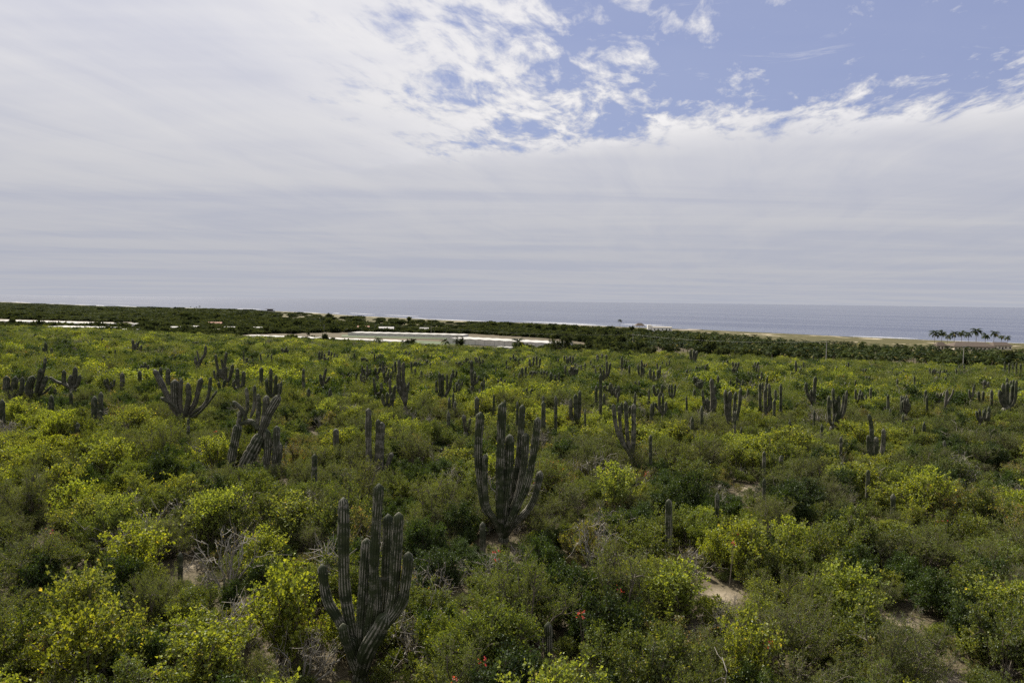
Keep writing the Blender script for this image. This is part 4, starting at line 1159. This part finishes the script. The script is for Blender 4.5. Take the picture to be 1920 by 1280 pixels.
for i, (px, py) in enumerate([(357, 577), (364, 578.5), (368, 577.5), (374, 576)]):
    Y_ = 1750; X_ = (px - 960) / 1280 * Y_; ztop = CAM_Z - (py - float(hor(px))) / 1280 * Y_
    palm('coconut_palm', PALM_T[i % 3], X_, Y_, (ztop - gz(X_, Y_)) / 10.4, 'tiny far palm, %s from the left of four against the grey sea' % ord_[i], 'far palms against the sea', i * 2.1)
for i, (px, py, Y_) in enumerate([(836, 641, 0.95), (972, 641, 0.95), (709, 637, 0.96)]):
    Y_ = Y_ * float(np.interp((px - 960) / 1280, U_K, YP))
    X_ = (px - 960) / 1280 * Y_
    s_ = (CAM_Z - (py - float(hor(px))) / 1280 * Y_ - gz(X_, Y_)) / 5.0
    palm('fan_palm', PALM_S[i], X_, Y_, s_, ['squat palm on the brow left of the dark ragged tree', 'bushy palm on the brow below the seamed shade house', 'ragged small palm on the brow at the end of the left shade house'][i], rz=i)
palm('coconut_palm', PALM_T[0], *far(1162, 618, 3.6), 0.85, 'lone thin palm on the shore left of the thatched beach hut')

# palm grove in rows behind the slope
gr = []
rg = np.random.default_rng(9)
for Y_ in np.arange(345, 640, 8.2):
    for X_ in np.arange(-10, 560, 7.6):
        x_ = X_ + rg.normal(0, 1.1); y_ = Y_ + rg.normal(0, 1.1) + 0.0 * X_
        uu = x_ / y_
        yp = float(np.interp(uu, U_K, YP))
        if uu < 0.16 or uu > 0.83 or y_ < yp - 4 + (0 if uu > 0.45 else (0.45 - uu) * 160): continue
        if coast_s(x_, y_) < np.interp(uu, [0.2, 0.27, 0.42, 0.9], [190, 215, 305, 285]): continue
        px_, py_ = to_px(x_, y_, 3.5)
        gr.append((x_, y_))
gr = np.array(gr)
o_ = np.argsort(gr[:, 1] / np.where(np.abs(gr[:, 0] / gr[:, 1]) < 0.77, 1, 0.001))
ind, rst = gr[o_[:300]], gr[o_[300:]]
for i, (x_, y_) in enumerate(ind):
    palm('grove_palm', PALM_S[i % 4], x_, y_, rg.uniform(0.8, 1.2), 'short dark green palm in the dense grove below the slope', 'palms of the dense grove', rg.uniform(0, 6.28))
tmpl_palm = bpy.data.collections.new('palm_templates')
for i, (c_, t_) in enumerate(PALM_S):
    nc = len(c_.vertices); V1 = np.empty(nc * 3); c_.vertices.foreach_get('co', V1); V2 = np.empty(len(t_.vertices) * 3); t_.vertices.foreach_get('co', V2)
    F1 = np.empty(len(c_.polygons) * 3, np.int32); c_.loops.foreach_get('vertex_index', F1); F2 = np.empty(len(t_.polygons) * 4, np.int32); t_.loops.foreach_get('vertex_index', F2)
    T1 = np.empty(nc); c_.attributes['tint'].data.foreach_get('value', T1)
    me = mesh_np('palm_joined', np.vstack([V1.reshape(-1, 3), V2.reshape(-1, 3)]), [F1.reshape(-1, 3), F2.reshape(-1, 4) + nc], {'tint': np.concatenate([T1, np.zeros(len(V2) // 3)])},
                 mats=[M['lf_palm'], M['palm_trunk']], mat_idx=np.concatenate([np.zeros(len(F1) // 3), np.ones(len(F2) // 4)]))
    tmpl_palm.objects.link(bpy.data.objects.new('palm_%02d' % i, me))
n = len(rst)
if n:
    s_ = rg.uniform(0.8, 1.2, n)
    scatter('palm_grove', tmpl_palm, np.column_stack([rst, ground_z(rst[:, 0], rst[:, 1])]), np.column_stack([np.zeros(n), np.zeros(n), rg.uniform(0, 6.28, n)]), np.column_stack([s_, s_, s_]), rg.integers(0, 4, n),
            'mass of dark green palms filling the back of the grove towards the dunes', 'palm grove')

# far wood over the plain
tmpl_wood = bpy.data.collections.new('wood_templates')
for i in range(4):
    rg2 = np.random.default_rng(900 + i)
    n = 700
    P = norm(rg2.normal(size=(n, 3))) * np.array([1, 1, 0.75]) * rg2.uniform(0.55, 1.05, n)[:, None]
    lump = norm(rg2.normal(size=(7, 3))) * 0.55
    P = P * 0.62 + lump[rg2.integers(0, 7, n)] * np.array([1, 1, 0.5]); P[:, 2] = np.abs(P[:, 2] + 0.55)
    V, F, T = leaves(P, rg2, 0.30, 0.26, 0.7)
    tv, tf = tube(np.array([(0, 0, -0.1), (0.02, 0, 0.3), (0, 0, 0.7)]), np.array([0.05, 0.04, 0.03]), 5)
    me = mesh_np('wood_tree', np.vstack([V, tv]), [np.vstack([F, tf + len(V)])], {'tint': np.concatenate([T, np.zeros(len(tv))])}, mats=[M['lf_far'], M['bark_dark']], mat_idx=np.concatenate([np.zeros(len(F)), np.ones(len(tf))]))
    tmpl_wood.objects.link(bpy.data.objects.new('wood_%02d' % i, me))
rg = np.random.default_rng(31)
pts, scs = [], []
Y_ = 345.0
while Y_ < 4600:
    sp_ = max(4.2, Y_ / 130)
    hw = 1.0 * Y_
    xs = np.arange(-hw, min(hw, 900), sp_)
    pts.append(np.stack([xs + rg.uniform(-0.45, 0.45, len(xs)) * sp_, Y_ + rg.uniform(-0.45, 0.45, len(xs)) * sp_], -1)); scs.append(np.full(len(xs), sp_))
    Y_ += sp_
pts = np.concatenate(pts); scs = np.concatenate(scs)
X, Y = pts[:, 0], pts[:, 1]
s_ = coast_s(X, Y); yp = np.interp(np.clip(X / Y, -0.9, 0.9), U_K, YP)
px_, py_ = to_px(X, Y, ground_z(X, Y))
k = (s_ > np.interp(X / Y, [0.0, 0.2, 0.27, 0.42, 0.9], [150, 190, 215, 305, 285]) + 25 * vnoise(X, Y, 60, 6)) & (Y > yp + 4)
k &= ~((s_ < 330) & (px_ < 880) & (px_ > 500) & (rg.random(len(X)) < 0.85))
for poly in CL_PX[:2]: k &= ~inpoly(px_, py_, poly)
k &= ~(inpoly(px_, py_, CL_PX[2]) & (rg.random(len(X)) < 0.6))
for poly in NETS:
    c_ = np.mean(np.array(poly), 0); k &= ~inpoly(X, Y, [tuple(c_ + (np.array(q) - c_) * 1.06) for q in poly])
k &= ~((X / Y > 0.2) & (rg.random(len(X)) < 0.8))
k &= ~(rg.random(len(X)) < 0.12)
X, Y, sp_ = X[k], Y[k], scs[k]
n = len(X)
pt_ = 0.5 + 0.5 * vnoise(X, Y, 70, 3.0)
wdt = sp_ * rg.uniform(0.45, 1.25, n); hgt = rg.uniform(1.2, 4.2, n) * (0.55 + 0.6 * pt_) * np.where(rg.random(n) < 0.05, 1.7, 1) * np.interp(Y, [900, 1800], [1.0, 0.6])
scatter('far_wood', tmpl_wood, np.column_stack([X, Y, ground_z(X, Y) - 0.2]), np.column_stack([np.zeros(n), np.zeros(n), rg.uniform(0, 6.28, n)]), np.column_stack([wdt, wdt, hgt]), rg.integers(0, 4, n),
        'dark green low wood spread over the coastal plain up to the dunes', 'wood')

# ------------------------------------------------------------------ houses
def gable_house(X_, Y_, rz, L, W, H, roof_m, wall_m, label, hip=0.0, rh=2.0, over=0.5, open_side=False):
    z_ = gz(X_, Y_)
    root = link('house', None, loc=(X_, Y_, z_ - 0.1), rot=(0, 0, rz))
    if open_side:
        mb = MB(); mb.tube([(0, 0, 0), (0, 0, H)], [0.14, 0.14], 7); post = mb.mesh('post', M['bark'])
        for a_ in np.linspace(-L / 2 + 0.3, L / 2 - 0.3, 4):
            for b_ in (-W / 2 + 0.3, W / 2 - 0.3): link('post', post, root, (a_, b_, 0))
    else:
        mb = MB(); mb.box(-L / 2, L / 2, -W / 2, W / 2, 0, H); link('wall', mb.mesh('wall', M[wall_m]), root)
        mb = MB(); mb.box(-0.5, 0.5, -W / 2 - 0.04, -W / 2 + 0.05, 0.1, min(2.1, H - 0.2)); link('door', mb.mesh('door', M['opening']), root)
        mb = MB(); mb.box(-0.6, 0.6, -W / 2 - 0.035, -W / 2 + 0.05, 0, 1.1); win = mb.mesh('window', M['opening'])
        k_ = max(1, int(L / 5))
        for q in range(k_):
            for sg in (-1, 1): link('window', win, root, (sg * (2.2 + q * 3.0) * min(1, (L / 2 - 1) / (2.2 + (k_ - 1) * 3.0)), 0, min(1.0, H - 1.4)))
    a_, b_ = L / 2 + over, W / 2 + over
    r_ = L / 2 + over - hip * (L / 2 + over) * 0.6
    mb = MB()
    mb.add([(-a_, -b_, H), (a_, -b_, H), (a_, b_, H), (-a_, b_, H), (-r_, 0, H + rh), (r_, 0, H + rh),
            (-a_, -b_, H - 0.15), (a_, -b_, H - 0.15), (a_, b_, H - 0.15), (-a_, b_, H - 0.15)],
           [(0, 1, 5, 4), (2, 3, 4, 5), (1, 2, 5), (3, 0, 4), (6, 9, 8, 7), (0, 6, 7, 1), (1, 7, 8, 2), (2, 8, 9, 3), (3, 9, 6, 0)])
    link('roof', mb.mesh('roof', M[roof_m]), root)
    return tag(root, label, 'house')
def hpos(px, py): return far(px, py, 3.6)
X_, Y_ = hpos(681, 624.5); gable_house(X_, Y_, 0.15, 11, 7, 2.8, 'tile_roof', 'cream', 'low house with a reddish roof behind the shade house and crop rows')
X_, Y_ = hpos(724, 626); gable_house(X_, Y_, 0.1, 14, 8, 2.5, 'grey_roof', 'cream', 'low house with a grey roof next to the reddish-roofed one')
X_, Y_ = hpos(795, 627); gable_house(X_, Y_, 0.1, 8, 6, 2.4, 'white_net', 'cream', 'small pale-roofed house at the edge of the dark wood')
X_, Y_ = hpos(402, 614); gable_house(X_, Y_, 0.2, 14, 8, 3.0, 'tile_roof', 'cream', 'brown-roofed house half hidden in the dark trees')
for i, (px, py) in enumerate([(329, 620), (362, 619), (430, 621.5), (484, 622.5), (410, 626)]):
    X_, Y_ = hpos(px, py); gable_house(X_, Y_, 0.25, 9, 6, 2.6, 'white_net' if i < 4 else 'cream', 'white_wall', 'small white-roofed shed, %s from the left among the dark trees' % ord_[i], rh=0.9)
# house on the dune crest far off: flat roof on pillars
X_, Y_ = hpos(507, 588.5)
z_ = gz(X_, Y_); root = link('beach_house', None, loc=(X_, Y_, z_), rot=(0, 0, 0.3))
mb = MB(); mb.box(-9, 9, -5, 5, 0, 3.2); link('wall', mb.mesh('wall', M['grey_roof']), root)
mb = MB(); mb.box(-12, 8, -6, 6, 6.0, 6.5); link('roof', mb.mesh('roof', M['thatch']), root)
mb = MB(); mb.box(-7, 5, -4, 4, 3.2, 6.0); link('upper_floor', mb.mesh('upper_floor', M['opening']), root)
tag(root, 'far flat-roofed beach house standing dark against the grey sea', 'house')
# thatched beach hut and white buildings
X_, Y_ = hpos(1199, 616.5); gable_house(X_, Y_, 0.1, 12, 10, 2.8, 'thatch', 'cream', 'thatched beach hut with a hipped roof on the shore', hip=1.0, rh=3.6, open_side=True)
X_, Y_ = hpos(1240, 625.5)
root = link('white_building', None, loc=(X_, Y_, gz(X_, Y_)), rot=(0, 0, -0.1))
mb = MB(); mb.box(-11, 11, -5, 5, 0, 4.2); link('wall', mb.mesh('wall', M['white_wall']), root)
mb = MB(); mb.box(-15.5, -11.02, -3, 3, 0, 6.6); link('tower', mb.mesh('tower', M['white_wall']), root)
mb = MB(); mb.box(-11.3, 11.3, -5.3, 5.3, 4.22, 4.55); link('roof', mb.mesh('roof', M['cream']), root)
mb = MB(); mb.box(-0.7, 0.7, -5.05, -4.9, 1.0, 2.6); win = mb.mesh('window', M['opening'])
for q in (-8, -4, 0.5, 5, 8.5): link('window', win, root, (q, 0, 0))
tag(root, 'white flat-roofed building with a square tower beside the thatched beach hut', 'building')
# big thatched house under the palms, and its neighbour
X_, Y_ = 0.672 * 497, 497; gable_house(X_, Y_, -0.12, 27, 12, 3.0, 'thatch', 'cream', 'long thatched house under the row of tall palms', hip=0.55, rh=2.9, over=1.0)
X_, Y_ = 0.715 * 508, 508; gable_house(X_, Y_, -0.12, 12, 9, 3.0, 'thatch', 'cream', 'small cream house right of the long thatched one', hip=0.5, rh=2.4)
X_, Y_ = 0.628 * 506, 506; gable_house(X_, Y_, -0.12, 7, 7, 2.6, 'thatch', 'cream', 'small thatched hut left of the long thatched house', hip=0.9, rh=2.6)
# two small white tunnels below the grove
for i, (px, py) in enumerate([(1206, 647.5), (1213.5, 647.5)]):
    X_, Y_ = hpos(px, py)
    root = link('tunnel_tent', None, loc=(X_, Y_, gz(X_, Y_)), rot=(0, 0, 0.1))
    th = np.linspace(0, np.pi, 11); mb = MB()
    V = [(1.3 * math.cos(a_), y_, 1.9 * math.sin(a_)) for y_ in (-2.4, 2.4) for a_ in th]
    mb.add(V, [(j, j + 1, j + 12, j + 11) for j in range(10)]); link('cover', mb.mesh('cover', M['white_net'], True), root)
    mb = MB(); mb.add([V[j] for j in range(11)] + [(0, -2.4, 0)], [(j + 1, j, 11) for j in range(10)]); link('end_wall', mb.mesh('end_wall', M['net_wall']), root)
    tag(root, ['left one of two small white tunnel tents by the grove', 'right one of two small white tunnel tents by the grove'][i], 'tent')

# poles and wires
poles = [(607, 626, 13), (703, 627, 13), (808, 632, 15), (1187, 655, 24), (1551, 671, 30), (1809, 688, 42)]
PT = []
pd = ['before the broad wood left of the houses', 'between the reddish and the grey roofed houses', 'right of the pale-roofed small house', 'at the left end of the palm grove', 'before the middle of the palm grove', 'before the thatched house under the palms']
for i, (px, py, hp) in enumerate(poles):
    if i < 4: X_, Y_ = far(px, py, 3.6)
    else:
        X_, Y_ = (px - 960) / 1280 * 330, 330.0
    z_ = gz(X_, Y_); Hh = hp / 1280 * Y_ if i < 4 else CAM_Z - (py - hp - float(hor(px))) / 1280 * Y_ - z_
    root = link('utility_pole', None, loc=(X_, Y_, z_))
    mb = MB(); mb.tube([(0, 0, -0.5), (0, 0, Hh)], [0.19, 0.12], 8); link('pole', mb.mesh('pole', M['pole'], True), root)
    mb = MB(); mb.box(-0.9, 0.9, -0.16, -0.05, Hh - 0.7, Hh - 0.58); link('crossarm', mb.mesh('crossarm', M['bark']), root)
    mb = MB(); mb.tube([(0, 0, 0), (0, 0, 0.16), (0, 0, 0.26)], [0.05, 0.07, 0.03], 6); ins = mb.mesh('insulator', M['white_wall'])
    for q in (-0.8, 0, 0.8): link('insulator', ins, root, (q, -0.105, Hh - 0.575))
    tag(root, 'grey utility pole with a crossarm ' + pd[i], 'pole', 'utility poles along the plain')
    PT.append(np.array([X_, Y_ - 0.1, z_ + Hh - 0.35]))
PT.append(np.array([1.0 * 300, 300.0, PT[-1][2] - 1]))
for i in range(len(PT) - 1):
    a_, b_ = PT[i], PT[i + 1]
    t_ = np.linspace(0, 1, 17)[:, None]
    for q in (-0.8, 0.8):
        c_ = a_ * (1 - t_) + b_ * t_ + np.array([q, 0, 0]); c_[:, 2] -= (4 * t_ * (1 - t_))[:, 0] * np.linalg.norm(b_ - a_) * 0.012
        V, F = tube(c_, np.full(17, 0.012), 4)
        o_ = link('power_line', mesh_np('power_line', V, [F], mats=[M['wire']]))
        tag(o_, 'thin sagging power line, %s of two, %s span from the far end' % ('left' if q < 0 else 'right', ord_[i]), 'wire', 'power lines')

# ------------------------------------------------------------------ labels that single things out
num = {1: 'single-stem', 2: 'two-armed', 3: 'three-armed', 4: 'four-armed', 5: 'five-armed', 6: 'six-armed', 7: 'seven-armed', 8: 'eight-armed'}
LM = [c_ for c_ in CACTI if c_['ref']]
def place_words(X_, Y_, self_=None, pool=None):
    best = None
    for c_ in pool or LM:
        if c_ is self_: continue
        d = math.hypot((X_ - c_['X']), (Y_ - c_['Y']) * 0.7)
        if best is None or d < best[0]: best = (d, c_)
    c_ = best[1]
    lat = (X_ / Y_ - c_['X'] / c_['Y']) * Y_; dep = Y_ - c_['Y']
    if abs(lat) > abs(dep) * 0.7: w_ = 'left of' if lat < 0 else 'right of'
    else: w_ = 'in front of' if dep < 0 else 'behind'
    return w_, c_['ref'], best[0]
def assign(items, cat, group):
    cells = {}
    for it in items:
        w_, ref, d = place_words(it['X'], it['Y'], it.get('self'))
        cells.setdefault((it['desc'], w_, ref), []).append((d, it))
    for (de, w_, ref), L in cells.items():
        L.sort(key=lambda q: q[0])
        for k_, (d, it) in enumerate(L):
            lab = '%s %s %s' % (de, w_, ref) if len(L) == 1 else '%s %s %s, %s closest' % (de, w_, ref, ord_[k_])
            tag(it['o'], lab, cat, group)
todo = []
for c_ in CACTI:
    if c_['label']:
        tag(c_['o'], c_['label'], 'cactus', 'columnar cacti in the scrub')
    else:
        hh = 'tall ' if c_['h'] > 5 else 'short ' if c_['h'] < 3.0 else ''
        if c_['ref']:
            w_, ref, d = place_words(c_['X'], c_['Y'], c_)
            shape = c_['ref'][4:]
            tag(c_['o'], '%s with %s columns, %s %s' % (shape, num[c_['n']].split('-')[0], w_, ref), 'cactus', 'columnar cacti in the scrub')
        else:
            de = hh + ('greyish ' if c_['grey'] > 0.5 else 'dark ') + num[c_['n']] + ' cactus'
            todo.append(dict(o=c_['o'], X=c_['X'], Y=c_['Y'], desc=de))
assign(todo, 'cactus', 'columnar cacti in the scrub')
sh = []
for s_ in SHRUBS:
    if s_['sp'] == 'flower':
        continue
    size = 'large ' if s_['s'] > 1.15 else 'small ' if s_['s'] < 0.75 and s_['sp'] != 'low' else ''
    sh.append(dict(o=s_['o'], X=s_['X'], Y=s_['Y'], desc=size + KIND_DESC[s_['sp']]))
assign(sh, 'shrub', 'shrubs of the near slope')
assign([dict(o=s_['o'], X=s_['X'], Y=s_['Y'], desc='vine tip with coral red blossoms') for s_ in SHRUBS if s_['sp'] == 'flower'], 'flower', 'red flowers in the scrub')
fl = sorted([t_ for t_ in TREES if not t_['label']], key=lambda q: q['X'] / q['Y'])
for i, t_ in enumerate(fl):
    tag(t_['o'], 'dark bushy tree by the shade houses, %s of its row from the left' % ord_[i], 'tree', 'dark trees on the plain')
